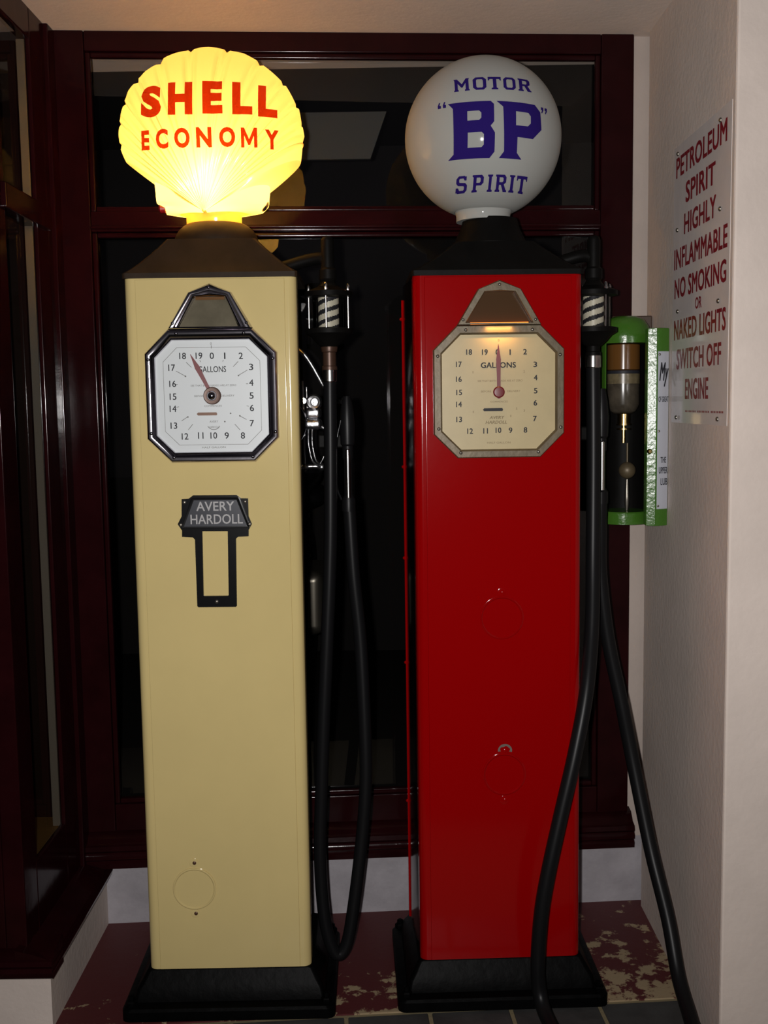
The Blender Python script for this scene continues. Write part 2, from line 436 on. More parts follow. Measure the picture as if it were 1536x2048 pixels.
rings(bm, [[(x, y, z) for y, z in prof] for x in (-0.90, 0.706)]); obj('sill', bm, 'wood', win, 40)
for (c, d) in ((2.010, 2.425), (0.362, 1.955)):
    bm = BM(); vs = [bm.verts.new(p) for p in ((gx0, 0.022, c), (gx1, 0.022, c), (gx1, 0.022, d), (gx0, 0.022, d))]; bm.faces.new(vs)
    obj('glass_pane', bm, 'glass', win)

# --- left-hand bay window, square to the back one
bay = empty('window_2'); tag(bay, kind='structure')
WX = -0.87
bm = BM()
box(bm, WX-0.014, WX, -0.235, -0.05, 0.16, 2.478, 0.004)      # stile in the corner
box(bm, WX-0.06, WX+0.012, -0.12, -0.052, 0.16, 2.478, 0.005)
box(bm, WX-0.05, WX, -0.57, -0.478, 0.16, 2.478, 0.004)      # near post
box(bm, WX-0.40, WX-0.05, -0.57, -0.50, 0.16, 2.478, 0.004)
box(bm, WX-0.03, WX, -0.478, -0.235, 2.40, 2.478, 0.004)     # head
box(bm, WX-0.014, WX, -0.478, -0.235, 0.16, 0.380, 0.003)     # bottom rail
obj('frame', bm, 'wood', bay, 30)
bm = BM(); box(bm, WX-0.045, WX+0.012, -0.495, -0.15, 1.945, 2.005, 0.006); obj('transom', bm, 'wood', bay, 30)
bm = BM()
for (y0, y1, z0, z1) in ((-0.478, -0.466, 0.375, 1.945), (-0.478, -0.466, 2.005, 2.40)):
    box(bm, WX-0.014, WX-0.002, y0, y1, z0, z1, 0.003)
obj('glazing_bead', bm, 'wood', bay, 30)
bm = BM()
prof = [(WX-0.02, 0.215), (WX+0.02, 0.205), (WX+0.045, 0.196), (-0.806, 0.190), (-0.800, 0.180), (-0.806, 0.172), (-0.800, 0.164), (-0.804, 0.150), (-0.81, 0.145), (WX-0.02, 0.145)]
rings(bm, [[(x, y, z) for x, z in prof] for y in (-0.60, -0.045)])
pf = [(-0.52, 0.215), (-0.575, 0.205), (-0.592, 0.196), (-0.606, 0.190), (-0.610, 0.180), (-0.604, 0.172), (-0.610, 0.164), (-0.606, 0.150), (-0.60, 0.145), (-0.52, 0.145)]
rings(bm, [[(x, y, z) for y, z in pf] for x in (-1.5, -0.802)])
obj('sill', bm, 'wood', bay, 40)
bm = BM(); box(bm, WX-0.034, WX-0.0145, -0.236, -0.150, 0.373, 2.40); obj('reveal', bm, 'cream', bay, label='cream painted inner reveal')
for (c, d) in ((2.005, 2.40), (0.375, 1.945)):
    bm = BM(); vs = [bm.verts.new(p) for p in ((WX-0.010, -0.478, c), (WX-0.010, -0.235, c), (WX-0.010, -0.235, d), (WX-0.010, -0.478, d))]; bm.faces.new(vs)
    obj('glass_pane', bm, 'glass', bay)

# --- the dark showroom behind the panes
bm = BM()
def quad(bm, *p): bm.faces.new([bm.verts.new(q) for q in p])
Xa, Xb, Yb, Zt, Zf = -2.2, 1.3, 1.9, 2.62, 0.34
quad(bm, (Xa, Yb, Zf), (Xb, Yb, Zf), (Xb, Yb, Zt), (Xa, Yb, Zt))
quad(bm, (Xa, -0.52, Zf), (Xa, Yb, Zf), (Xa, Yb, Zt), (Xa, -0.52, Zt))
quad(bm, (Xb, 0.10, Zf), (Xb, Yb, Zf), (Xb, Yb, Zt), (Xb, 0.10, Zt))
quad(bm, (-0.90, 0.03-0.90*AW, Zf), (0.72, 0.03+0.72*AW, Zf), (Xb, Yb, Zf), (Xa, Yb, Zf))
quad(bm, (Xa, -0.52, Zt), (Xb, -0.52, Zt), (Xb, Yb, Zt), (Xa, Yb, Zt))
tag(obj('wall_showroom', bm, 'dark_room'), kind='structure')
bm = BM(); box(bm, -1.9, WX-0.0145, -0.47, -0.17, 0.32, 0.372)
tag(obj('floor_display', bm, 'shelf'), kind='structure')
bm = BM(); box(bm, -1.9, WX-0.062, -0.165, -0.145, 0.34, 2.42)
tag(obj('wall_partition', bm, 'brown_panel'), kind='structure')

bm = BM(); prism_xz(bm, [(-0.62, 2.285), (-0.035, 2.285), (0.02, 2.435), (-0.62, 2.435)], 0.62, 0.64); tag(obj('wall_board', bm, 'grey_panel'), kind='structure')

# ------------------------------------------------------------------ petrol pumps (built in the pump's own frame: x across, -y to the street, front face at y = 0)
W2, DEP, ZB, ZT = 0.2, 0.28, 0.10, 1.782

def arc(cx, cy, r, a0, a1, n):
    return [(cx+r*math.cos(math.radians(a0+(a1-a0)*k/n)), cy+r*math.sin(math.radians(a0+(a1-a0)*k/n))) for k in range(n+1)]

def cabinet(root, paint, flare):
    r = 0.020
    bm = BM()
    # front shell: rounded upright corners and a short return on each side
    o = [(-W2+0.004, 0.055), (-W2, 0.055)] + arc(-W2+r, r, r, 180, 270, 6) + arc(W2-r, r, r, 270, 360, 6) + [(W2, 0.055), (W2-0.004, 0.055)]
    prism_xy(bm, o, ZB, ZT)
    # the pressed field, standing a hair proud of the edges
    prism_xz(bm, [(-W2+0.027, ZB+0.001), (W2-0.027, ZB+0.001), (W2-0.027, ZT-0.003), (-W2+0.027, ZT-0.003)], -0.0022, 0.004, 0.002, 2)
    obj('front_panel', bm, paint, root, 40)
    bm = BM()
    W3 = W2+flare
    o = [(-min(W2, W3)+0.004, DEP-0.06), (-W3, DEP-0.045), (-W3, DEP-0.02)] + arc(-W3+0.02, DEP-0.02, 0.02, 180, 90, 4) + arc(W3-0.02, DEP-0.02, 0.02, 90, 0, 4) + [(W3, DEP-0.045), (min(W2, W3)-0.004, DEP-0.06)]
    prism_xy(bm, o, ZB, ZT-0.035)
    for z in (1.70, 1.32, 1.08, 0.80, 0.42):
        for s in (-1, 1): ball(bm, (s*W3, DEP-0.034, z), 0.0045, u=8, v=6)
    obj('back_panel', bm, paint, root, 40)
    for s in (-1, 1):
        bm = BM()
        q = [(s*(W2-0.006+(flare+0.002)*k/8+0.004*math.sin(PI*k/8)), 0.050+(DEP-0.099)*k/8) for k in range(9)] + [(s*(W2-0.05), DEP-0.049), (s*(W2-0.05), 0.050)]
        prism_xy(bm, q, ZB, ZT-0.002)
        obj('side_panel', bm, 'side_black', root, 40)

def pump_base(root):
    bm = BM()
    def rr(wx, y0, y1, z, r=0.012):
        pts = []
        for (cx, cy, a) in ((wx-r, y1-r, 0), (-wx+r, y1-r, 90), (-wx+r, y0+r, 180), (wx-r, y0+r, 270)):
            pts += [(cx+r*math.cos(math.radians(a+k*30)), cy+r*math.sin(math.radians(a+k*30)), z) for k in range(4)]
        return pts
    rings(bm, [rr(0.260, -0.062, DEP+0.05, 0.0, 0.02), rr(0.260, -0.062, DEP+0.05, 0.024, 0.02), rr(0.255, -0.057, DEP+0.045, 0.030, 0.02),
               rr(0.236, -0.034, DEP+0.03, 0.034), rr(0.230, -0.026, DEP+0.024, 0.060), rr(0.218, -0.013, DEP+0.012, 0.078), rr(0.207, -0.004, DEP+0.005, 0.098), rr(0.202, -0.001, DEP, 0.101)])
    obj('base', bm, 'base', root, 35)
    for x in (-0.238, 0.238):
        for y in (-0.037, DEP+0.032):
            bm = BM(); lathe(bm, [(0.014, 0.028), (0.014, 0.040), (0.011, 0.043), (0.008, 0.043), (0.008, 0.052), (0.005, 0.054)], (x, y, 0), 6)
            obj('bolt', bm, 'base', root, 30)

def octo(cx, cz, w_, h_, c):
    """octagon listed clockwise from its upper left corner"""
    return [(cx-w_+c, cz+h_), (cx+w_-c, cz+h_), (cx+w_, cz+h_-c), (cx+w_, cz-h_+c), (cx+w_-c, cz-h_), (cx-w_+c, cz-h_), (cx-w_, cz-h_+c), (cx-w_, cz+h_-c)]

def loft_frame(bm, outer, inner, steps):
    """moulded ring between two outlines; steps = (t from outer to inner, y)"""
    rr = []
    for t, y in steps:
        rr.append([(a[0]+(b[0]-a[0])*t, y, a[1]+(b[1]-a[1])*t) for a, b in zip(outer, inner)])
    rings(bm, rr, False, False)

NUM = ['18', '19', '0', '1', '2', '3', '4', '5', '6', '7', '8', '9', '10', '11', '12', '13', '14', '15', '16', '17']

def dial(root, metal, face, ink, soft, pos, style):
    CZ = 1.5095
    outer = octo(-0.0005, CZ, 0.1545, 0.1555, 0.0565); inner = octo(-0.0005, 1.5085, 0.1295 if style == 'white' else 0.134, 0.1295 if style == 'white' else 0.1345, 0.040 if style == 'white' else 0.0445)
    bm = BM()
    if style == 'white': st = [(0, 0.0), (0, -0.010), (0.04, -0.015), (0.13, -0.0195), (0.25, -0.0215), (0.45, -0.0215), (0.60, -0.0205), (0.74, -0.0180), (0.80, -0.0165), (0.86, -0.0172), (0.94, -0.0160), (1.0, -0.0115), (1.0, 0.0)]
    else: st = [(0, 0.0), (0, -0.014), (0.12, -0.019), (0.80, -0.019), (0.92, -0.017), (1.0, -0.010), (1.0, 0.0)]
    loft_frame(bm, outer, inner, st)
    bez = obj('dial_bezel', bm, metal, root, 32 if style == 'white' else 12)
    bm = BM(); prism_xz(bm, octo(-0.0005, 1.5085, 0.136, 0.1362, 0.045), -0.0085, 0.0); obj('dial_plate', bm, face, bez)
    yt = -0.0092
    bm = BM(); h = 0.0150 if style == 'white' else 0.0130
    def word(*a):
        b_ = BM(); text_box(b_, *a); obj('small_lettering', b_, soft, bez)
    for s, (x, z) in zip(NUM, pos):
        wf = {1: 0.66, 2: 1.22}[len(s)]
        if s == '1': wf = 0.22
        if s in ('11',): wf = 0.85
        if s[0] == '1' and len(s) == 2 and s != '11': wf = 1.05
        cap_text(bm, s, x, z, h, yt, wf, 0.012 if style == 'white' else 0.022)
        obj('numeral', bm, ink, bez); bm = BM()
    if style == 'white':
        text_box(bm, 'GALLONS', -0.0315, 0.0335, 1.5640, 1.578, yt, 0.010)
    else:
        text_box(bm, 'GALLONS', -0.0425, 0.0405, 1.5652, 1.5785, yt, 0.025)
    obj('gallons_lettering', bm, ink, bez)
    z1, z2 = (1.5335, 1.5092) if style == 'white' else (1.5350, 1.5105)
    word('SEE THAT BOTH HANDS ARE AT ZERO', -0.050, 0.056, z1-0.0022, z1+0.0022, yt)
    word('BEFORE', -0.042, -0.018, z2-0.0022, z2+0.0022, yt); word('DELIVERY', 0.020, 0.051, z2-0.0022, z2+0.0022, yt)
    zc = 1.486; word('COMMENCES', -0.020, 0.021, zc-0.002, zc+0.002, yt)
    word('HALF GALLON', -0.028, 0.027, 1.3872, 1.3915, yt)
    word('0', -0.0018, 0.0018, 1.6272, 1.6328, yt)
    if style == 'white':
        word('AVERY', -0.009, 0.0115, 1.447, 1.452, yt, 0.0, 0.2); word('HARDOLL', -0.010, 0.013, 1.4345, 1.4392, yt, 0.0, 0.2)
        bm = BM(); rings(bm, [[(0.001+q*math.cos(PI*(1.12+0.76*k/10)), yt, 1.444+(q-0.002)*math.sin(PI*(1.12+0.76*k/10))) for k in range(11)] for q in (0.0145, 0.0158)], False, False, False); obj('emblem_scroll', bm, soft, bez)
    else:
        word('AVERY', -0.0225, 0.013, 1.4452, 1.4525, yt, 0.02, 0.25); word('HARDOLL', -0.032, 0.019, 1.4340, 1.4415, yt, 0.02, 0.25)
        for s, x, z in (('1', -0.061, 1.556), ('2', 0.060, 1.556), ('4', -0.061, 1.463), ('5', 0.042, 1.469), ('3', 0.060, 1.464), ('0', 0.028, 1.452)): word(s, x-(0.0006 if s == '1' else 0.0016), x+(0.0006 if s == '1' else 0.0016), z-0.0027, z+0.0027, yt)
    if style == 'white':
        bm = BM()
        o1 = octo(0.0, 1.5085, 0.113, 0.1133, 0.0325); i1 = octo(0.0, 1.5085, 0.1122, 0.1125, 0.0322)
        loft_frame(bm, o1, i1, [(0, yt), (1, yt)])
        def bar(x0, z0, x1, z1, t=0.0006):
            d = Vector((x1-x0, z1-z0)).normalized(); nx, nz = -d.y*t, d.x*t
            vs = [bm.verts.new((x, yt, z)) for x, z in ((x0+nx, z0+nz), (x1+nx, z1+nz), (x1-nx, z1-nz), (x0-nx, z0-nz))]; bm.faces.new(vs)
        for (x0, z0, x1, z1) in ((-0.059, 1.588, -0.047, 1.576), (0.062, 1.588, 0.050, 1.576), (-0.083, 1.568, -0.062, 1.556), (0.083, 1.568, 0.062, 1.556), (-0.074, 1.452, -0.060, 1.461), (0.078, 1.453, 0.062, 1.462), (-0.059, 1.431, -0.048, 1.444), (0.062, 1.429, 0.050, 1.443), (-0.085, 1.537, -0.080, 1.537), (0.084, 1.536, 0.079, 1.536), (-0.085, 1.484, -0.079, 1.485), (0.084, 1.484, 0.079, 1.485), (0.0005, 1.626, 0.0005, 1.619), (-0.027, 1.592, -0.025, 1.588), (0.028, 1.592, 0.026, 1.588)):
            bar(x0, z0, x1, z1)
        for (x, z) in ((-0.0615, 1.5555), (0.062, 1.5555), (-0.059, 1.461), (0.0625, 1.462), (0.041, 1.468), (0.027, 1.449)):
            lathe(bm, [(0.0019, yt), (0.0019, yt-0.0006)], (x, 0, z), 8, 'y')
        obj('graduations', bm, soft, bez)
    # totaliser slot
    bm = BM(); prism_xz(bm, [(-0.035, 1.4640), (0.008, 1.4640), (0.010, 1.4668), (0.008, 1.4710), (-0.035, 1.4710), (-0.038, 1.4675)], yt-0.0004, -0.0085)
    obj('counter_window', bm, 'screw_dark' if style == 'white' else 'ink', bez)
    # pointer
    if style == 'white': hub = (0.0, 1.5095); tip = (-0.0480, 1.6060); w0, w1 = 0.0042, 0.0060
    else: hub = (-0.0005, 1.5085); tip = (-0.0015, 1.6200); w0, w1 = 0.0042, 0.0056
    d = Vector((tip[0]-hub[0], tip[1]-hub[1])); Ln = d.length; d.normalize(); nv = Vector((-d.y, d.x))
    def P(s, t): q = Vector(hub)+d*(Ln*s)+nv*t; return (q.x, q.y)
    pts = [P(0, w0), P(0.30, w0), P(0.60, w1*0.9), P(0.68, w1), P(0.80, w1*0.62), P(1.0, 0.0004), P(1.0, -0.0004), P(0.80, -w1*0.62), P(0.68, -w1), P(0.60, -w1*0.9), P(0.30, -w0), P(0, -w0)]
    bm = BM(); prism_xz(bm, pts, -0.0145, -0.0125)
    if style != 'white':
        lathe(bm, [(0.0135, -0.0105), (0.0135, -0.0155), (0.011, -0.0175), (0.004, -0.018)], (hub[0], 0, hub[1]), 24, 'y')
        prism_xz(bm, [(hub[0]-0.006, hub[1]-0.010), (hub[0]+0.006, hub[1]-0.010), (hub[0]+0.002, hub[1]-0.0155), (hub[0]-0.002, hub[1]-0.0155)], -0.0150, -0.0110)
    obj('pointer', bm, 'pointer', bez, 30)
    if style == 'white':
        bm = BM(); lathe(bm, [(0.0205, -0.0085), (0.0205, -0.0150), (0.0185, -0.0170), (0.0130, -0.0165)], (hub[0], 0, hub[1]), 32, 'y'); obj('hub_ring', bm, 'ring_brown', bez, 30)
        bm = BM(); ball(bm, (hub[0], -0.0195, hub[1]), 0.0118, u=24, v=14); obj('hub_knob', bm, 'chrome', bez, 60)
    # screws around the bezel
    k = 0.40
    for (a, b) in ((-0.078, 1.654), (0.078, 1.653), (0.1435, 1.594), (0.1455, 1.424), (0.092, 1.3665), (-0.092, 1.3670), (-0.1435, 1.424), (-0.1445, 1.594)):
        bm = BM(); dome(bm, a, -0.019 if style != 'white' else -0.0215, b, 0.0042, 0.003); obj('screw', bm, 'screw' if style != 'white' else 'chrome', bez, 40)
    # hood with its lamp window
    ho = [(-0.098, 1.6660), (-0.0490, 1.7475), (0.0008, 1.7680), (0.0510, 1.7470), (0.0985, 1.6650)]
    if style == 'white': hi = [(-0.0720, 1.6690), (-0.0335, 1.7370), (0.0018, 1.7380), (0.0365, 1.7370), (0.0650, 1.6690)]
    else: hi = [(-0.0780, 1.6700), (-0.0335, 1.7415), (0.0015, 1.7420), (0.0365, 1.7415), (0.0780, 1.6690)]
    bm = BM()
    if style == 'white': st = [(0, 0), (0, -0.012), (0.05, -0.018), (0.16, -0.0225), (0.32, -0.024), (0.52, -0.0235), (0.66, -0.0200), (0.72, -0.0190), (0.80, -0.0205), (0.92, -0.0190), (1, -0.0150), (1, 0)]
    else: st = [(0, 0), (0, -0.020), (0.12, -0.024), (0.88, -0.024), (1, -0.021), (1, 0)]
    loft_frame(bm, ho, hi, st)
    hood = obj('dial_hood', bm, metal, root, 32 if style == 'white' else 12)
    for (a, b) in ((-0.085, 1.677), (0.085, 1.676), (0.0008, 1.7575)):
        bm = BM(); dome(bm, a, -0.0225, b, 0.004, 0.003); obj('screw', bm, 'screw' if style != 'white' else 'chrome', hood, 40)
    bm = BM(); hp = [(x*0.99, z) for x, z in hi]
    if style == 'white':
        rings(bm, [[(x, -0.004-0.012*(1.738-z)/0.07, z) for x, z in hp], [(x, 0.0, z) for x, z in hp]])
        obj('mirror', bm, 'mirror', hood)
        bm = BM(); box(bm, -0.032, 0.035, -0.013, -0.0045, 1.730, 1.7365); obj('amber_strip', bm, 'amber', hood)
    else:
        rings(bm, [[(x, -0.003-0.008*(1.742-z)/0.075, z) for x, z in hp], [(x, 0.0, z) for x, z in hp]])
        obj('hood_window', bm, 'hood_dark', hood)
        bm = BM(); box(bm, -0.068, 0.068, -0.0235, -0.006, 1.6660, 1.6705); obj('lamp_slot', bm, 'slot', hood, label='glowing orange lamp slot')
        dl = bpy.data.lights.new('dial_lamp', 'AREA'); dl.shape = 'RECTANGLE'; dl.size = 0.060; dl.size_y = 0.004; dl.energy = 0.085; dl.color = (1.0, 0.50, 0.12)
        do = bpy.data.objects.new('dial_lamp', dl); COL.objects.link(do); do.parent = hood; do.location = (0.0, -0.0300, 1.6590); do.rotation_euler = (math.radians(22), 0, 0)
    return bez

def sight_glass(root, c, rot, zc=1.715):
    """flow indicator: striped drum in a glass tube caged by four rods"""
    x, y = c
    bm = BM()
    lathe(bm, [(0.004, zc+0.182), (0.013, zc+0.178), (0.016, zc+0.170), (0.016, zc+0.105), (0.021, zc+0.100), (0.021, zc+0.078), (0.017, zc+0.072), (0.026, zc+0.060), (0.046, zc+0.052), (0.058, zc+0.047), (0.058, zc+0.036), (0.044, zc+0.033)], (x, y, 0), 28)
    sg = obj('sight_glass', bm, 'cap', root, 30)
    bm = BM(); lathe(bm, [(0.044, zc-0.040), (0.058, zc-0.043), (0.058, zc-0.054), (0.044, zc-0.062), (0.030, zc-0.078), (0.018, zc-0.088)], (x, y, 0), 28); obj('sight_glass_foot', bm, 'cap', sg, 30)
    # drum with helical stripes
    rb, zb, zt = 0.0255, zc-0.040, zc+0.034
    bm = BM(); nu, nv = 48, 40
    vv = [[bm.verts.new((x+rb*math.cos(2*PI*i/nu), y+rb*math.sin(2*PI*i/nu), zb+(zt-zb)*j/nv)) for i in range(nu)] for j in range(nv+1)]
    o_m = []
    for j in range(nv):
        for i in range(nu):
            f = bm.faces.new((vv[j][i], vv[j][(i+1) % nu], vv[j+1][(i+1) % nu], vv[j+1][i]))
            z = (j+0.5)/nv*(zt-zb); ph = z/0.0245 - ((2*PI*(i+0.5)/nu + rot) / (2*PI))*2.0
            f.material_index = 1 if (ph % 1.0) > 0.56 else 0
    o = obj('striped_drum', bm, ['stripe_white', 'ink'], sg, 60)
    bm = BM(); lathe(bm, [(0.040, zb), (0.040, zt)], (x, y, 0), 40, 'z', False, False); obj('glass_tube', bm, 'tube', sg, 60)
    for k in range(4):
        a = rot + PI/2*k; px, py = x+0.0485*math.cos(a), y+0.0485*math.sin(a)
        bm = BM(); lathe(bm, [(0.0022, zc-0.052), (0.0022, zc+0.047), (0.0062, zc+0.047), (0.0062, zc+0.053), (0.0045, zc+0.054), (0.0045, zc+0.061), (0.0015, zc+0.066)], (px, py, 0), 10); obj('rod', bm, 'steel', sg, 30)
    return sg

def tube_mat():
    m, nt, out = mix_mat('sight_tube_glass', None)
    tr = nt.nodes.new('ShaderNodeBsdfTransparent'); tr.inputs[0].default_value = (0.86, 0.86, 0.84, 1)
    gl = nt.nodes.new('ShaderNodeBsdfGlossy'); gl.inputs['Roughness'].default_value = 0.03
    fr = nt.nodes.new('ShaderNodeFresnel'); fr.inputs[0].default_value = 1.3
    mx = nt.nodes.new('ShaderNodeMixShader'); nt.links.new(fr.outputs[0], mx.inputs[0])
    nt.links.new(tr.outputs[0], mx.inputs[1]); nt.links.new(gl.outputs[0], mx.inputs[2]); nt.links.new(mx.outputs[0], out.inputs[0])
    return m
MAT['tube'] = tube_mat()

def access_cover(root, paint, x, z, screws, chip=False):
    bm = BM()
    lathe(bm, [(0.0530, -0.002), (0.0530, -0.0045), (0.0510, -0.0058), (0.0495, -0.0058), (0.0480, -0.0042), (0.0470, -0.0036), (0.002, -0.0036)], (x, 0, z), 48, 'y')
    for dz in screws:
        lathe(bm, [(0.011, -0.002), (0.011, -0.0036), (0.009, -0.0042), (0.002, -0.0042)], (x, 0, z+dz), 20, 'y')
    cv = obj('access_cover', bm, paint, root, 30)
    for dz in screws:
        bm = BM(); dome(bm, x+0.002, -0.004, z+dz, 0.0048, 0.002); obj('screw', bm, 'screw_dark' if paint == 'yellow' else paint, cv, 40)
    if chip:
        bm = BM(); n = 14
        a0 = [bm.verts.new((x+0.002+0.0175*math.cos(t), -0.0046, z+screws[0]+0.0165*math.sin(t))) for t in [math.radians(-15+205*k/n) for k in range(n+1)]]
        a1 = [bm.verts.new((x+0.002+(0.0115+0.002*math.sin(3*t))*math.cos(t), -0.0046, z+screws[0]+(0.0105+0.0015*math.cos(5*t))*math.sin(t))) for t in [math.radians(-15+205*k/n) for k in range(n+1)]]
        for k in range(n): bm.faces.new((a0[k], a0[k+1], a1[k+1], a1[k]))
        obj('paint_chip', bm, 'bare', cv, label='bare metal where paint has chipped')

def cap(root, wx_top, z_top, y_in, m='cap'):
    """flared pyramid cap over the cabinet"""
    bm = BM(); rr = []
    n = 7
    yc = DEP/2
    for k in range(n+1):
        t = k/n; s = 1-(1-t)**1.0
        wx = (W2+0.004) + (wx_top-W2-0.004)*(t**0.82); dy = (DEP/2+0.004) + (y_in-DEP/2-0.004)*(t**0.82); z = ZT+0.012 + (z_top-ZT-0.012)*t
        rr.append((wx, dy, z))
    rr = [(W2+0.004, DEP/2+0.004, ZT)] + rr
    def ring(wx, dy, z, r=0.012):
        pts = []
        for (cx, cy, a) in ((wx-r, yc+dy-r, 0), (-wx+r, yc+dy-r, 90), (-wx+r, yc-dy+r, 180), (wx-r, yc-dy+r, 270)):
            pts += [(cx+r*math.cos(math.radians(a+k*30)), cy+r*math.sin(math.radians(a+k*30)), z) for k in range(4)]
        return pts
    rings(bm, [ring(*q) for q in rr])
    return obj('cap', bm, m, root, 25)

# ---- yellow pump
YP = empty('petrol_pump', (-0.4016, -0.480, 0), 0.012)
tag(YP, 'pale yellow petrol pump topped by a glowing shell-shaped globe', 'petrol pump', 'vintage petrol pumps')
cabinet(YP, 'yellow', -0.034)
pump_base(YP)
cp = cap(YP, 0.105, 1.876, 0.105, 'cap_globe_spill')
bm = BM(); lathe(bm, [(0.102, 1.870), (0.103, 1.878), (0.099, 1.893), (0.091, 1.907), (0.080, 1.917), (0.072, 1.922), (0.062, 1.924)], (0, DEP/2, 0), 40); obj('globe_collar', bm, 'cap_globe_spill', cp, 40)
ypos = [(-0.0666, 1.6025), (-0.0286, 1.6025), (0.0013, 1.602), (0.0312, 1.6016), (0.0686, 1.601), (0.0918, 1.575), (0.0913, 1.5387), (0.0911, 1.5086), (0.0912, 1.4799), (0.0902, 1.4444), (0.0683, 1.4159), (0.0306, 1.4164), (0.0002, 1.4169), (-0.0303, 1.4173), (-0.0671, 1.4158), (-0.0923, 1.4413), (-0.093, 1.4806), (-0.092, 1.5087), (-0.0919, 1.5385), (-0.0929, 1.5757)]
dial(YP, 'chrome', 'dial_white', 'ink', 'ink_soft', ypos, 'white')
# black maker's plate with its open slot
plate = [(-0.0803, 1.2684), (-0.0636, 1.2691), (-0.0532, 1.2769), (0.0494, 1.2760), (0.0594, 1.2680), (0.076, 1.2675), (0.0762, 1.2252), (0.0836, 1.2064), (0.0755, 1.1926), (0.0750, 1.1775), (0.0500, 1.1770), (0.0450, 1.1720), (0.0425, 1.0110), (0.0400, 1.0087), (-0.0490, 1.0093), (-0.0516, 1.0120), (-0.0520, 1.1720), (-0.0570, 1.1770), (-0.0823, 1.179), (-0.0818, 1.1939), (-0.0915, 1.209), (-0.0816, 1.2275)]
hole = [(-0.0341, 1.1914), (0.026, 1.1905), (0.0239, 1.0375), (0.0222, 1.0355), (-0.0340, 1.0358), (-0.0358, 1.0378)]
bm = BM(); v2, f2 = fill_loops([plate, hole])
put(bm, (v2, f2), lambda a, b: (a, -0.009, b)); put(bm, (v2, f2), lambda a, b: (a, -0.0015, b))
for lp in (plate, hole):
    for i in range(len(lp)):
        a, b = lp[i], lp[(i+1) % len(lp)]
        quad(bm, (a[0], -0.009, a[1]), (b[0], -0.009, b[1]), (b[0], -0.0015, b[1]), (a[0], -0.0015, a[1]))
bmesh.ops.remove_doubles(bm, verts=bm.verts, dist=0.0002)
# raised surround under the grey tablet
tz = [(-0.0560, 1.2720), (0.0545, 1.2715), (0.0800, 1.1990), (-0.0820, 1.1995)]
tb = [(-0.0500, 1.2660), (0.0500, 1.2655), (0.0730, 1.2035), (-0.0750, 1.2040)]
rings(bm, [[(x, -0.008, z) for x, z in tz], [(x, -0.018, z) for x, z in tz], [(x*0.97+tb[i][0]*0.03, -0.020, z*0.97+tb[i][1]*0.03) for i, (x, z) in enumerate(tz)], [(x, -0.0185, z) for x, z in tb]])
NP = obj('name_plate', bm, 'black', YP, 25)
bm = BM(); prism_xz(bm, tb, -0.0195, -0.0180); obj('tablet', bm, 'plate_grey', NP)
bm = BM(); text_box(bm, 'AVERY', -0.0445, 0.0445, 1.2405, 1.2625, -0.0202, 0.012, 0, 1.0); obj('lettering', bm, 'plate_text', NP); bm = BM(); text_box(bm, 'HARDOLL', -0.0590, 0.0640, 1.2095, 1.2325, -0.0202, 0.012, 0, 1.0)
obj('lettering', bm, 'plate_text', NP)
for (x, z, y) in ((-0.074, 1.2605, -0.0085), (0.069, 1.2600, -0.0085), (-0.0845, 1.2070, -0.0085), (0.0785, 1.2065, -0.0085), (-0.005, 1.0220, -0.0085)):
    bm = BM(); dome(bm, x, y, z, 0.0048, 0.003); obj('screw', bm, 'screw', NP, 40)
access_cover(YP, 'yellow', -0.0820, 0.308, (0.066, -0.063))
sight_glass(YP, (0.2690, 0.140), math.radians(-95), 1.712)
bm = BM(); tube(bm, spline([(0.269, 0.14, 1.805), (0.268, 0.141, 1.825), (0.255, 0.146, 1.840), (0.22, 0.155, 1.838), (0.13, 0.17, 1.815)], 6), 0.0155, 14); obj('outlet_pipe', bm, 'cap', YP, 60)
# hose, couplings and nozzle
def hose_set(root, top, path, noz, r, tip_dir, um='copper'):
    x, y, z = top
    bm = BM(); lathe(bm, [(0.012, z+0.015), (0.019, z+0.012), (0.021, z), (0.019, z-0.010), (0.0165, z-0.012), (0.0165, z-0.044), (0.019, z-0.046), (0.019, z-0.054), (0.012, z-0.056)], (x, y, 0), 24)
    obj('hose_union', bm, um, root, 30)
    bm = BM(); lathe(bm, [(r*1.0, z-0.050), (r*1.08, z-0.056), (r*1.08, z-0.082), (r*0.9, z-0.086)], (x, y, 0), 24); obj('ferrule', bm, 'steel', root, 30)
    pts = spline([(x, y, z-0.080)] + path, 8)
    bm = BM(); tube(bm, pts, r, 16); obj('hose', bm, 'rubber', root, 70)
    # nozzle hanging on the side of the pump, spout up
    nx, ny, nz = noz
    bm = BM(); lathe(bm, [(r*1.05, nz-0.03), (r*1.05, nz), (0.011, nz+0.01), (0.0105, nz+0.10), (0.014, nz+0.105), (0.014, nz+0.135), (0.018, nz+0.14), (0.020, nz+0.19), (0.016, nz+0.23), (0.010, nz+0.26)], (nx, ny, 0), 18)
    nzl = obj('nozzle', bm, 'rubber', root, 35)
    bm = BM(); lathe(bm, [(0.0065, nz+0.005), (0.0065, nz+0.125), (0.004, nz+0.128)], (nx, ny-0.012, 0), 12); obj('spout_tube', bm, 'steel', nzl, 40)
    bm = BM(); tube(bm, spline([(nx-0.016*tip_dir, ny-0.012, nz+0.20), (nx-0.028*tip_dir, ny-0.016, nz+0.14), (nx-0.030*tip_dir, ny-0.016, nz+0.04), (nx-0.018*tip_dir, ny-0.012, nz+0.0)], 6), 0.003, 8); obj('trigger_guard', bm, 'black', nzl, 60)
    bm = BM(); box(bm, nx-0.075, nx-0.004, ny+0.004, ny+0.022, nz+0.13, nz+0.165, 0.004); obj('nozzle_bracket', bm, 'cap', root)

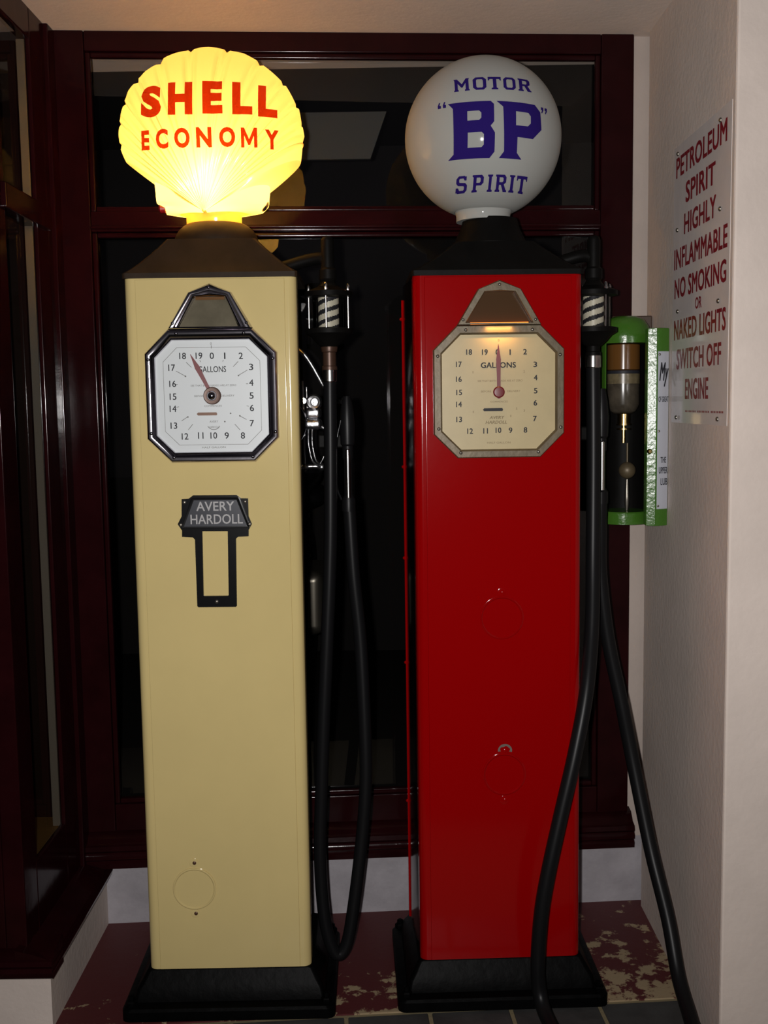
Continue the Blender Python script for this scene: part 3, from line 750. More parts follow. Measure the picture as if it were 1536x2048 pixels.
ox, oy = -0.4016, -0.48
def L(p, y): return (p[0]-ox, y-oy, p[1])
yp = [L((-0.1345, 1.372), -0.34), L((-0.138, 1.185), -0.34), L((-0.143, 1.058), -0.34), L((-0.154, 0.866), -0.34), L((-0.166, 0.671), -0.34), L((-0.176, 0.474), -0.34), L((-0.182, 0.34), -0.34), L((-0.178, 0.205), -0.34), L((-0.166, 0.11), -0.34), L((-0.143, 0.055), -0.34), L((-0.118, 0.080), -0.335), L((-0.098, 0.18), -0.33), L((-0.076, 0.339), -0.32), L((-0.063, 0.472), -0.315), L((-0.060, 0.604), -0.31), L((-0.068, 0.865), -0.30), L((-0.083, 1.05), -0.30), L((-0.091, 1.215), -0.30)]
hose_set(YP, (0.2690, 0.140, 1.624), yp, (-0.0925-ox, 0.180, 1.245), 0.0165, 1)

# ---- the lit shell globe (a part of the yellow pump)
GC = (-0.4190, 1.9430)     # hinge of the fan, x and z in the scene
OUT = [(-0.289, 1.949), (-0.273, 1.967), (-0.271, 1.986), (-0.269, 2.012), (-0.193, 2.070), (-0.188, 2.107), (-0.190, 2.109), (-0.185, 2.112), (-0.183, 2.132), (-0.186, 2.150), (-0.1895, 2.1515), (-0.189, 2.162), (-0.194, 2.193), (-0.2015, 2.1965), (-0.202, 2.206), (-0.223, 2.246), (-0.231, 2.247), (-0.235, 2.259), (-0.275, 2.294), (-0.285, 2.293), (-0.291, 2.306), (-0.321, 2.322), (-0.353, 2.329), (-0.3615, 2.323), (-0.368, 2.332), (-0.386, 2.336), (-0.405, 2.338), (-0.424, 2.337), (-0.439, 2.334), (-0.447, 2.326), (-0.454, 2.331), (-0.484, 2.325), (-0.513, 2.314), (-0.520, 2.299), (-0.532, 2.299), (-0.557, 2.284), (-0.574, 2.268), (-0.575, 2.257), (-0.587, 2.255), (-0.600, 2.239), (-0.610, 2.216), (-0.607, 2.207), (-0.615, 2.203), (-0.621, 2.183), (-0.624, 2.168), (-0.6205, 2.160), (-0.626, 2.154), (-0.628, 2.132), (-0.626, 2.118), (-0.621, 2.112), (-0.624, 2.102), (-0.612, 2.072), (-0.544, 2.021), (-0.543, 1.997), (-0.542, 1.975), (-0.523, 1.963), (-0.520, 1.949)]
POL = sorted((math.atan2(z-GC[1], x-GC[0]), math.hypot(x-GC[0], z-GC[1])) for x, z in OUT)
T0, T1 = POL[0][0], POL[-1][0]
def Rad(t):
    for (a, ra), (b, rb) in zip(POL, POL[1:]):
        if a <= t <= b: return ra + (rb-ra)*((t-a)/(b-a) if b > a else 0)
    return POL[0][1] if t < T0 else POL[-1][1]
NOTCH = [math.atan2(z-GC[1], x-GC[0]) for x, z in ((-0.190, 2.109), (-0.1895, 2.1515), (-0.2015, 2.1965), (-0.231, 2.247), (-0.285, 2.293), (-0.3615, 2.323), (-0.447, 2.326), (-0.520, 2.299), (-0.575, 2.257), (-0.607, 2.207), (-0.6205, 2.160), (-0.621, 2.112))]
YG = -0.34
def depth(s, t):
    """half thickness of the globe at fan radius s (0..1) and angle t"""
    e = (t-(T0+T1)/2)/((T1-T0)/2)
    side = max(0.0, 1-abs(e)**7)**0.5
    prof = max(0.0, 1-s**4.5)**0.5*(0.055+0.062*math.sin(PI*min(1.0, s*0.62+0.12)))
    d = prof*side
    amp = 0.0060*min(1.0, (s/0.62)**1.6)*min(1, (1-s)*8+0.35)
    for nt_ in NOTCH:
        q = (t-nt_)/0.020
        if abs(q) < 5: d -= amp*(math.exp(-2.2*(q-1.5)**2)+math.exp(-2.2*(q+1.5)**2))*min(1, d/0.02)
    if s < 0.6:
        e2 = (t-PI/2)/0.95
        if abs(e2) < 1: d += 0.0016*math.sin(t*52)*max(0, 1-s/0.6)*min(1, s/0.06)*(1-e2*e2)
    return max(0.0, d)
bm = BM(); NT, NS = 220, 44
ts = sorted(set([T0+(T1-T0)*k/NT for k in range(NT+1)] + [p[0] for p in POL]))
def gp(s, t, sg):
    r = Rad(t)*s
    return (GC[0]+r*math.cos(t)-ox, YG-oy+sg*depth(s, t), GC[1]+r*math.sin(t))
SS = [math.sin(PI/2*k/NS) if k < NS else 1.0 for k in range(NS+1)]; SS[0] = 0.02
front = [[bm.verts.new(gp(s, t, -1)) for s in SS] for t in ts]
backv = [[bm.verts.new(gp(s, t, 1)) for s in SS[:-1]] + [front[i][-1]] for i, t in enumerate(ts)]
for i in range(len(ts)-1):
    for k in range(NS):
        bm.faces.new((front[i][k], front[i+1][k], front[i+1][k+1], front[i][k+1]))
        q = []
        for vtx in (backv[i][k], backv[i][k+1], backv[i+1][k+1], backv[i+1][k]):
            if vtx not in q: q.append(vtx)
        bm.faces.new(q)
for i in range(len(ts)-1):
    bm.faces.new((front[i][0], backv[i][0], backv[i+1][0], front[i+1][0]))
# foot and neck
rings(bm, [[(-0.4060-ox+a*math.cos(2*PI*k/40), YG-oy+b*math.sin(2*PI*k/40), z) for k in range(40)] for a, b, z in ((0.066, 0.050, 1.918), (0.067, 0.052, 1.932), (0.067, 0.054, 1.944), (0.080, 0.050, 1.950), (0.06, 0.03, 1.975))], True, False)
bmesh.ops.remove_doubles(bm, verts=bm.verts, dist=0.00005)
GL = obj('shell_globe', bm, 'shell_glass', YP, 50, 'glowing yellow scallop shell globe of opal glass')
def onshell(x, z):
    t = math.atan2(z-GC[1], x+ox-GC[0]); r = math.hypot(x+ox-GC[0], z-GC[1]); s = min(0.97, r/Rad(t))
    d0 = 0; n_ = 0
    for dt in (-0.06, -0.03, 0, 0.03, 0.06): d0 += depth(s, t+dt); n_ += 1
    return (x, YG-oy-d0/n_-0.0035, z)
bm = BM()
M_SHAPE = [(0, 0), (0.20, 0), (0.20, 0.60), (0.44, 0.12), (0.56, 0.12), (0.80, 0.60), (0.80, 0), (1, 0), (1, 1), (0.80, 1), (0.50, 0.42), (0.20, 1), (0, 1)]
def glyph(ch, off):
    """one heavy letter in the unit box, as a single outline"""
    if ch == 'M': return fill_loops([M_SHAPE])
    cu = bpy.data.curves.new('tmp', 'FONT'); cu.body = ch; cu.size = 1; cu.offset = off; cu.resolution_u = 4
    o = bpy.data.objects.new('tmp', cu); COL.objects.link(o); bpy.context.view_layer.update()
    me = bpy.data.meshes.new_from_object(o.evaluated_get(bpy.context.evaluated_depsgraph_get()))
    v = [(q.co.x, q.co.y) for q in me.vertices]; f = [tuple(p.vertices) for p in me.polygons]
    bpy.data.objects.remove(o); bpy.data.curves.remove(cu); bpy.data.meshes.remove(me)
    x0, x1 = min(q[0] for q in v), max(q[0] for q in v); y0, y1 = min(q[1] for q in v), max(q[1] for q in v)
    return [((p-x0)/(x1-x0), (q-y0)/(y1-y0)) for p, q in v], f
def arched(word, xs_, z0, z1, bold, arch):
    for ch, (a, b) in zip(word, xs_):
        xm = (a+b)/2; dz = arch*(1-((xm-0.0045)/0.16)**2)
        v, f = glyph(ch, bold)
        put(bm, ([(a+(b-a)*p, z0+dz+(z1-z0)*q) for p, q in v], f), onshell, 0.012)
G = lambda q: -0.555+(q-280)*(0.316/865)-ox
arched('SHELL', [(G(280), G(415)), (G(458), G(614)), (G(678), G(804)), (G(865), G(990)), (G(1025), G(1143))], 2.1490, 2.2255, 0.058, 0.0075)
obj('lettering', bm, 'shell_red', GL, label='large red SHELL lettering'); bm = BM()
arched('ECONOMY', [(G(283), G(336)), (G(378), G(456)), (G(494), G(592)), (G(632), G(730)), (G(778), G(880)), (G(916), G(1018)), (G(1066), G(1150))], 2.0760, 2.1210, 0.044, 0.0055)
obj('lettering', bm, 'shell_red', GL, label='red ECONOMY lettering')
for s, m_ in ((-1, 'pointer'), (1, 'copper')):
    bm = BM(); lathe(bm, [(0.004, 0), (0.011, 0.004), (0.012, 0.016), (0.008, 0.020)], (0, 0, 0), 14, 'x')
    bmesh.ops.scale(bm, vec=(s, 1, 1), verts=bm.verts); bmesh.ops.translate(bm, vec=(GC[0]-ox+s*(0.098 if s < 0 else 0.122), YG-oy-0.01, 1.962 if s < 0 else 1.966), verts=bm.verts)
    obj('globe_screw', bm, m_, GL, 40)
bl = bpy.data.lights.new('globe_bulb', 'POINT'); bl.energy = BULB_POWER; bl.shadow_soft_size = 0.03; bl.color = (1.0, 0.86, 0.60)
bo = bpy.data.objects.new('globe_bulb', bl); COL.objects.link(bo); bo.parent = YP; bo.location = (-0.008, YG-oy, 2.018)

# ---- red pump
RP = empty('petrol_pump', (0.270, -0.450, 0), 0.032)
tag(RP, 'red petrol pump with a round white globe, beside the right wall', 'petrol pump', 'vintage petrol pumps')
cabinet(RP, 'red', 0.016)
pump_base(RP)
cp = cap(RP, 0.095, 1.866, 0.095)
bm = BM(); lathe(bm, [(0.090, 1.862), (0.092, 1.868), (0.084, 1.885), (0.074, 1.905), (0.069, 1.922), (0.067, 1.930)], (0, DEP/2, 0), 40); obj('globe_collar', bm, 'cap', cp, 40)
rpos = [(-0.0698, 1.603), (-0.0327, 1.6025), (-0.0031, 1.6021), (0.0269, 1.6017), (0.0622, 1.6022), (0.0863, 1.5722), (0.0873, 1.5414), (0.0873, 1.5105), (0.0866, 1.482), (0.0855, 1.4449), (0.0631, 1.4184), (0.0275, 1.4182), (-0.0013, 1.4187), (-0.0319, 1.4177), (-0.0688, 1.4176), (-0.0946, 1.4455), (-0.0947, 1.4811), (-0.0941, 1.5089), (-0.0946, 1.5401), (-0.0943, 1.5747)]
dial(RP, 'nickel', 'dial_cream', 'ink', 'ink_soft2', rpos, 'cream')
access_cover(RP, 'red', 0.0057, 0.966, (0.062,))
access_cover(RP, 'red', 0.0105, 0.576, (0.060, -0.066), chip=True)
sight_glass(RP, (0.2540, 0.125), math.radians(-66), 1.707)
bm = BM(); tube(bm, spline([(0.254, 0.125, 1.805), (0.253, 0.126, 1.825), (0.240, 0.132, 1.840), (0.21, 0.145, 1.838), (0.13, 0.17, 1.815)], 6), 0.0155, 14); obj('outlet_pipe', bm, 'cap', RP, 60)
rx, ry = 0.270, -0.450
def LR(p): return (p[0]-rx+0.0, p[1]-ry, p[2])
rpth = [LR(p) for p in ((0.524, -0.335, 1.36), (0.517, -0.365, 1.11), (0.503, -0.420, 0.935), (0.476, -0.485, 0.79), (0.441, -0.522, 0.648), (0.401, -0.545, 0.498), (0.370, -0.560, 0.372), (0.352, -0.565, 0.270), (0.345, -0.560, 0.150), (0.350, -0.556, 0.070), (0.360, -0.600, 0.030), (0.385, -0.70, 0.020), (0.45, -0.82, 0.020), (0.56, -0.86, 0.020), (0.66, -0.78, 0.020), (0.690, -0.66, 0.030), (0.692, -0.545, 0.085), (0.686, -0.47, 0.20), (0.664, -0.39, 0.345), (0.634, -0.33, 0.545), (0.605, -0.31, 0.71), (0.572, -0.30, 0.873), (0.551, -0.30, 1.042), (0.549, -0.30, 1.16), (0.550, -0.30, 1.225))]
hose_set(RP, (0.2540, 0.125, 1.650), rpth, (0.551-rx, 0.150, 1.255), 0.0180, 1, 'cap')

# round globe
cx, cy, cz, gr = 0.2535-rx, 0.140, 2.1235, 0.1900
bm = BM(); prof = [(0.066, 1.926), (0.066, 1.940), (0.070, 1.950)]
n = 40
a0 = math.asin(0.074/gr)
for k in range(n+1):
    a = a0 + (PI-a0)*k/n
    prof.append((max(0.002, gr*math.sin(a)), cz-gr*math.cos(a)))
lathe(bm, prof, (cx, cy, 0), 64)
GB = obj('round_globe', bm, 'bp_glass', RP, 50, 'round white opal glass globe')
def onball(x, z):
    d = gr*gr-(x-cx)**2-(z-cz)**2
    return (x, cy-math.sqrt(max(0, d))-0.0008, z)
def shp(bm, loops): 
    put(bm, fill_loops([[(x-rx, z) for x, z in lp] for lp in loops]), onball, 0.012)
bm = BM()
shp(bm, [[(0.154, 2.165), (0.249, 2.164), (0.256, 2.157), (0.256, 2.118), (0.248, 2.109), (0.258, 2.094), (0.258, 2.054), (0.247, 2.041), (0.155, 2.042), (0.1665, 2.053), (0.1645, 2.152)],
         [(0.196, 2.143), (0.222, 2.143), (0.227, 2.138), (0.227, 2.127), (0.222, 2.122), (0.196, 2.122)], [(0.197, 2.096), (0.228, 2.096), (0.233, 2.091), (0.233, 2.069), (0.228, 2.064), (0.197, 2.064)]])
shp(bm, [[(0.262, 2.164), (0.354, 2.162), (0.368, 2.147), (0.371, 2.108), (0.349, 2.085), (0.311, 2.086), (0.311, 2.053), (0.323, 2.040), (0.269, 2.041), (0.280, 2.055), (0.277, 2.151)],
         [(0.307, 2.142), (0.337, 2.141), (0.343, 2.134), (0.343, 2.118), (0.336, 2.111), (0.307, 2.111)]])
for qx in (0.1315, 0.1425):     # opening marks
    shp(bm, [[(qx+0.001, 2.1575), (qx+0.0075, 2.1575), (qx+0.0075, 2.1640), (qx+0.0045, 2.1650), (qx+0.0065, 2.1715), (qx+0.0035, 2.1715), (qx+0.0005, 2.1640)]])
for qx in (0.3695, 0.3795):     # closing marks
    shp(bm, [[(qx+0.0005, 2.1600), (qx+0.0070, 2.1600), (qx+0.0070, 2.1530), (qx+0.0035, 2.1460), (qx+0.0010, 2.1460), (qx+0.0030, 2.1530), (qx+0.0005, 2.1535)]])
# slab letters, each in a unit box
SLAB = {
 'M': [[[(0, 0), (0.30, 0), (0.30, 0.10), (0.25, 0.13), (0.25, 0.62), (0.47, 0.28), (0.56, 0.28), (0.76, 0.62), (0.76, 0.13), (0.70, 0.10), (0.70, 0), (1.02, 0), (1.02, 0.10), (0.97, 0.13), (0.97, 0.86), (1.02, 1.0), (0.80, 1.0), (0.52, 0.55), (0.22, 1.0), (0, 1.0), (0.05, 0.86), (0.05, 0.13), (0, 0.10)]]],
 'O': [[[(0.22, 0), (0.78, 0), (1, 0.18), (1, 0.82), (0.78, 1), (0.22, 1), (0, 0.82), (0, 0.18)], [(0.32, 0.17), (0.25, 0.26), (0.25, 0.74), (0.32, 0.83), (0.68, 0.83), (0.75, 0.74), (0.75, 0.26), (0.68, 0.17)]]],
 'T': [[[(0.25, 0), (0.75, 0), (0.75, 0.10), (0.64, 0.15), (0.64, 0.82), (0.86, 0.82), (0.92, 0.70), (1, 0.70), (1, 1), (0, 1), (0, 0.70), (0.08, 0.70), (0.14, 0.82), (0.37, 0.82), (0.37, 0.15), (0.25, 0.10)]]],
 'R': [[[(0, 0), (0.42, 0), (0.42, 0.10), (0.34, 0.14), (0.34, 0.40), (0.50, 0.40), (0.74, 0), (1.05, 0), (1.05, 0.10), (0.98, 0.12), (0.76, 0.43), (0.95, 0.56), (0.95, 0.86), (0.78, 1), (0, 1), (0, 0.90), (0.08, 0.86), (0.08, 0.14), (0, 0.10)], [(0.34, 0.56), (0.34, 0.84), (0.62, 0.84), (0.69, 0.78), (0.69, 0.62), (0.62, 0.56)]]],
 'S': [[[(0, 0.05), (0.10, 0.05), (0.16, 0.0), (0.80, 0), (1, 0.16), (1, 0.44), (0.82, 0.58), (0.30, 0.62), (0.26, 0.68), (0.26, 0.80), (0.32, 0.85), (0.64, 0.85), (0.74, 0.72), (0.92, 0.72), (0.92, 0.97), (0.82, 0.95), (0.74, 1), (0.20, 1), (0, 0.84), (0, 0.58), (0.18, 0.44), (0.68, 0.40), (0.73, 0.35), (0.73, 0.21), (0.67, 0.16), (0.32, 0.16), (0.20, 0.32), (0, 0.32)]]],
 'P': [[[(0, 0), (0.46, 0), (0.46, 0.10), (0.36, 0.14), (0.36, 0.38), (0.78, 0.38), (0.98, 0.54), (0.98, 0.86), (0.80, 1), (0, 1), (0, 0.90), (0.09, 0.86), (0.09, 0.14), (0, 0.10)], [(0.36, 0.54), (0.36, 0.84), (0.64, 0.84), (0.71, 0.78), (0.71, 0.60), (0.64, 0.54)]]],
 'I': [[[(0, 0), (1, 0), (1, 0.10), (0.78, 0.14), (0.78, 0.86), (1, 0.90), (1, 1), (0, 1), (0, 0.90), (0.22, 0.86), (0.22, 0.14), (0, 0.10)]]],
}
def slab(word, bounds, z0, z1):
    for ch, (a, b) in zip(word, bounds):
        for loops in SLAB[ch]: shp(bm, [[(a+(b-a)*u, z0+(z1-z0)*v) for u, v in lp] for lp in loops])
H = lambda q: 0.169+(q-490)*(0.176/515)
obj('lettering', bm, 'blue', GB, label='large dark blue BP in quotation marks'); bm = BM()
slab('MOTOR', [(H(490), H(588)), (H(612), H(700)), (H(712), H(800)), (H(815), H(900)), (H(918), H(1008))], 2.1915, 2.2235)
obj('lettering', bm, 'blue', GB, label='dark blue MOTOR lettering'); bm = BM()
slab('SPIRIT', [(H(510), H(582)), (H(615), H(692)), (H(718), H(752)), (H(772), H(850)), (H(870), H(908)), (H(922), H(1000))], 1.9755, 2.0085)
obj('lettering', bm, 'blue', GB, label='dark blue SPIRIT lettering')

# ------------------------------------------------------------------ warning sign on the right wall
SG = empty('warning_sign', (XR-0.002, -0.471, 1.765))
tag(SG, 'white enamel warning sign in red capitals on the right wall', 'sign')
bm = BM(); box(bm, 0.0012, 0.002, -0.226, 0.223, -0.338, 0.342); obj('plate', bm, 'sign', SG)
def srow(s, ya, yb, za, zb, bold=0.0):
    bm = BM()
    # ya = far end (left as read), yb = near end
    v, f = text2d(s, bold)
    put(bm, (v, f), lambda a, b: (0.0006, ya+(yb-ya)*a+0.471, za+(zb-za)*b-1.765), None, (-1, 0, 0)); obj('lettering', bm, 'sign_red', SG)
for s, ya, yb, zc_, hh in (('PETROLEUM', -0.268, -0.668, 2.054, 0.050), ('SPIRIT', -0.355, -0.590, 1.981, 0.050), ('HIGHLY', -0.345, -0.598, 1.908, 0.050), ('INFLAMMABLE', -0.260, -0.682, 1.832, 0.050), ('NO SMOKING', -0.266, -0.678, 1.759, 0.049), ('OR', -0.448, -0.500, 1.709, 0.027), ('NAKED LIGHTS', -0.266, -0.680, 1.657, 0.050), ('SWITCH OFF', -0.292, -0.652, 1.584, 0.050), ('ENGINE', -0.372, -0.562, 1.510, 0.050)):
    srow(s, ya, yb, zc_-hh/2, zc_+hh/2, 0.030)
bm = BM()
for k in range(26):      # the maker's line, too small to read
    if k % 9 == 8: continue
    y = 0.095-0.290*k/25; w_ = 0.0035
    bm.faces.new([bm.verts.new(p) for p in ((0.0006, y, -0.311), (0.0006, y-w_*2, -0.311), (0.0006, y-w_*2, -0.3065), (0.0006, y, -0.3065))])
obj('small_print', bm, 'sign_red', SG)
for y, z in ((-0.29, 2.086), (-0.627, 2.082), (-0.293, 1.902), (-0.634, 1.894), (-0.305, 1.702), (-0.632, 1.698), (-0.304, 1.44), (-0.64, 1.441)):
    bm = BM(); prof = [(0.0055, -0.001), (0.005, -0.0035), (0.003, -0.005), (0.0006, -0.0055)]
    lathe(bm, prof, (0, y+0.471, z-1.765), 10, 'x'); obj('screw', bm, 'screw', SG, 40)

# ------------------------------------------------------------------ green lubricant dispenser in the corner
GD = empty('lubricant_dispenser', (0.642, -0.120, 1.156))
tag(GD, 'green lubricant dispenser with open door and white label, in the corner behind the red pump', 'dispenser')
bm = BM()
def shell(bm, cx, cy, r, t, a0, a1, z0, z1, n=20):
    rr = []
    for z in (z0, z1):
        o = [(cx+r*math.cos(math.radians(a0+(a1-a0)*k/n)), cy+r*math.sin(math.radians(a0+(a1-a0)*k/n)), z) for k in range(n+1)]
        i = [(cx+(r-t)*math.cos(math.radians(a1+(a0-a1)*k/n)), cy+(r-t)*math.sin(math.radians(a1+(a0-a1)*k/n)), z) for k in range(n+1)]
        rr.append(o+i)
    rings(bm, rr)
shell(bm, 0, 0, 0.064, 0.004, -25, 205, 0.012, 0.480)
obj('housing', bm, 'green', GD, 40)
bm = BM(); shell(bm, 0, 0, 0.0595, 0.002, -25, 205, 0.03, 0.478); obj('housing_lining', bm, 'cap', GD, 40, 'black inside of the housing')
bm = BM(); lathe(bm, [(0.0655, 0.478), (0.066, 0.492), (0.066, 0.500), (0.062, 0.522), (0.050, 0.540), (0.030, 0.549), (0.004, 0.551)], (0, 0, 0), 36); obj('lid', bm, 'green', GD, 40)
bm = BM(); lathe(bm, [(0.066, 0.0), (0.066, 0.030), (0.063, 0.033), (0.004, 0.033)], (0, 0, 0), 36); obj('bottom_dish', bm, 'green', GD, 40)
bm = BM(); box(bm, -0.02, 0.0885, 0.066, 0.086, -0.01, 0.556, 0.003); obj('backboard', bm, 'wood_back', GD)
bm = BM(); lathe(bm, [(0.036, 0.405), (0.043, 0.410), (0.043, 0.474), (0.036, 0.478)], (-0.004, -0.004, 0), 28); BT = obj('oil_reservoir', bm, 'amber', GD, 40, 'amber oil reservoir')
bm = BM(); lathe(bm, [(0.0425, 0.398), (0.0435, 0.399), (0.0435, 0.406), (0.0425, 0.407)], (-0.004, -0.004, 0), 28); obj('reservoir_band', bm, 'ink', BT, 40)
bm = BM(); lathe(bm, [(0.0428, 0.372), (0.0428, 0.400)], (-0.004, -0.004, 0), 28); obj('reservoir_label', bm, 'amber_pale', BT, 40)
bm = BM(); lathe(bm, [(0.022, 0.292), (0.034, 0.300), (0.0425, 0.318), (0.0425, 0.372)], (-0.004, -0.004, 0), 28); obj('reservoir_neck', bm, 'dark_oil', BT, 40)
bm = BM(); lathe(bm, [(0.017, 0.265), (0.017, 0.292), (0.022, 0.296)], (-0.002, -0.004, 0), 20)
lathe(bm, [(0.020, 0.262), (0.020, 0.266)], (-0.002, -0.004, 0), 20); lathe(bm, [(0.019, 0.250), (0.019, 0.254)], (-0.002, -0.004, 0), 20); lathe(bm, [(0.005, 0.215), (0.005, 0.262)], (-0.002, -0.004, 0), 12); obj('measure_valve', bm, 'brass', GD, 30)
bm = BM(); ball(bm, (0.004, -0.022, 0.142), 0.0225, u=24, v=14); lathe(bm, [(0.003, 0.150), (0.003, 0.215)], (0.004, -0.022, 0), 10); obj('valve_ball', bm, 'nickel', GD, 60)
bm = BM(); lathe(bm, [(0.004, 0.034), (0.007, 0.060), (0.007, 0.072), (0.004, 0.118)], (0.004, -0.022, 0), 12); obj('drain_spout', bm, 'screw', GD, 40)
# open door: thick edge towards the street, curved panel running back to the wall
def arcp(k, r): 
    a = math.radians(-104+44*k/10); return (0.052+r*math.cos(a), -0.012+r*math.sin(a))
XM = XR-0.0015-0.642
fr = [(0.0365, -0.100), (0.0455, -0.108), (0.0560, -0.1125), (0.0660, -0.1115), (0.0780, -0.1075), (XM, -0.1000)]
bk = [(x+0.001, y+0.020) for x, y in fr]
bm = BM(); prism_xy(bm, fr+bk[::-1], 0.002, 0.512, 0.003); DR = obj('door', bm, 'green', GD, 20)
bm = BM(); rings(bm, [[(0.0340, -0.085, z), (0.0345, -0.1060, z), (0.0360, -0.1085, z), (0.0565, -0.1135, z), (0.0585, -0.1115, z), (0.0470, -0.085, z)] for z in (0.004, 0.510)]); obj('door_edge', bm, 'green', DR, 20)
bm = BM(); lathe(bm, [(0.007, 0), (0.007, 0.008), (0.004, 0.012)], (0, 0, 0), 12)
bmesh.ops.rotate(bm, cent=(0, 0, 0), matrix=Matrix.Rotation(PI/2, 3, 'X'), verts=bm.verts); bmesh.ops.translate(bm, vec=(0.042, -0.104, 0.196), verts=bm.verts); obj('door_catch', bm, 'brass', DR, 40)
def ondoor(x, z, lift):
    for (a, b) in zip(fr, fr[1:]):
        if a[0] <= x <= b[0]: return (x, a[1]+(b[1]-a[1])*(x-a[0])/(b[0]-a[0])-lift, z)
    return (x, fr[-1][1]-lift, z)
bm = BM(); xa, xb = 0.0605, XM-0.0005; n = 8
rr = [[ondoor(xa+(xb-xa)*k/n, z, 0.0012) for k in range(n+1)] for z in (0.046, 0.452)]
rings(bm, rr, False, False, False); LBL = obj('label_plate', bm, 'label', DR, 40)
def T_(t, a, b, z0, z1, bold=0.0, sh=0.0):
    bm = BM(); text_box(bm, t, a, b, z0, z1, 0, bold, sh, fine=0.006, fn=lambda x, z: ondoor(x, z, 0.0020)); obj('lettering', bm, 'ink', LBL)
T_('My', 0.0640, XM-0.001, 0.362, 0.424, 0.03, 0.35); T_('OF GREAT', 0.0625, XM-0.0008, 0.323, 0.337, 0.02)
T_('THE', 0.0700, 0.0860, 0.166, 0.181, 0.02); T_('UPPER', 0.0655, XM-0.001, 0.138, 0.155, 0.02); T_('LUB', 0.0710, XM-0.001, 0.108, 0.126, 0.02)
for z in (0.444, 0.248, 0.054):
    bm = BM(); p = ondoor(0.0645, z, 0.001); dome(bm, *p, 0.0032, 0.002); obj('screw', bm, 'screw', LBL, 40)

# ------------------------------------------------------------------ motorcycle standing in the dark showroom behind the pumps
MC = empty('motorcycle', (-0.30, 0.42, 0.34))
tag(MC, 'chromed motorcycle in the dark showroom behind the glass, between the two pumps', 'motorcycle')
def V(x, y, z): return (x+0.30, y-0.42, z-0.34)
def torus(bm, c, R, r, axis='x', nu=40, nv=12):
    rr = []
    for k in range(nu+1):
        a = 2*PI*k/nu
        ring = []
        for j in range(nv):
            b = 2*PI*j/nv; q = R+r*math.cos(b)
            ring.append((c[0]+r*math.sin(b), c[1]+q*math.cos(a), c[2]+q*math.sin(a)))
        rr.append(ring)
    rings(bm, rr, False, False); bmesh.ops.remove_doubles(bm, verts=bm.verts, dist=1e-5)
WF, WR = V(-0.36, 0.50, 0.655), V(-0.36, 1.55, 0.655)
for c in (WF, WR):
    bm = BM(); torus(bm, c, 0.27, 0.045); wh = obj('wheel', bm, 'rubber', MC, 60)
    bm = BM(); torus(bm, c, 0.215, 0.014); lathe(bm, [(0.03, -0.05), (0.03, 0.05)], c, 16, 'x')
    for k in range(18):
        a = 2*PI*k/18; tube(bm, [(c[0]+(0.03 if k % 2 else -0.03), c[1]+0.028*math.cos(a), c[2]+0.028*math.sin(a)), (c[0], c[1]+0.21*math.cos(a+0.25), c[2]+0.21*math.sin(a+0.25))], 0.002, 6)
    obj('rim', bm, 'chrome', wh, 60)
for s in (-1, 1):
    bm = BM(); tube(bm, [V(-0.36+s*0.075, 0.50, 0.655), V(-0.36+s*0.075, 0.60, 1.05), V(-0.36+s*0.085, 0.66, 1.45)], 0.018, 14); obj('fork', bm, 'black', MC, 60)
bm = BM()
for k in range(17):
    a0_ = math.radians(20+140*k/16)
rings(bm, [[(WF[0]+sx*0.06, WF[1]+0.335*math.cos(math.radians(20+130*k/16)), WF[2]+0.335*math.sin(math.radians(20+130*k/16))+(0.018 if abs(sx) < 0.5 else 0)) for sx in (-1, -0.4, 0.4, 1)] for k in range(17)], False, False, False)
obj('mudguard', bm, 'black', MC, 60)
bm = BM(); lathe(bm, [(0.088, -0.10), (0.092, -0.09), (0.086, -0.06), (0.066, 0.0), (0.03, 0.05), (0.004, 0.07)], V(-0.335, 0.46, 1.425), 32, 'y', False, True); HL = obj('headlamp', bm, 'chrome', MC, 40)
bm = BM(); lathe(bm, [(0.004, -0.118), (0.05, -0.112), (0.084, -0.098)], V(-0.335, 0.46, 1.425), 32, 'y', True, False); obj('lens', bm, 'mirror', HL, 60)
bm = BM(); pts = spline([V(-0.62, 0.62, 1.50), V(-0.53, 0.50, 1.53), V(-0.44, 0.45, 1.655), V(-0.36, 0.46, 1.672), V(-0.265, 0.44, 1.655), V(-0.190, 0.45, 1.535), V(-0.165, 0.50, 1.500), V(-0.14, 0.62, 1.490)], 8)
tube(bm, pts, 0.0075, 12); HB = obj('handlebar', bm, 'alloy', MC, 60)
for sx in (-1, 1):
    bm = BM(); a = V(-0.14, 0.62, 1.490) if sx > 0 else V(-0.62, 0.62, 1.50); tube(bm, [a, (a[0]+sx*0.01, a[1]+0.13, a[2]-0.005)], 0.016, 12); obj('grip', bm, 'rubber', HB, 60)
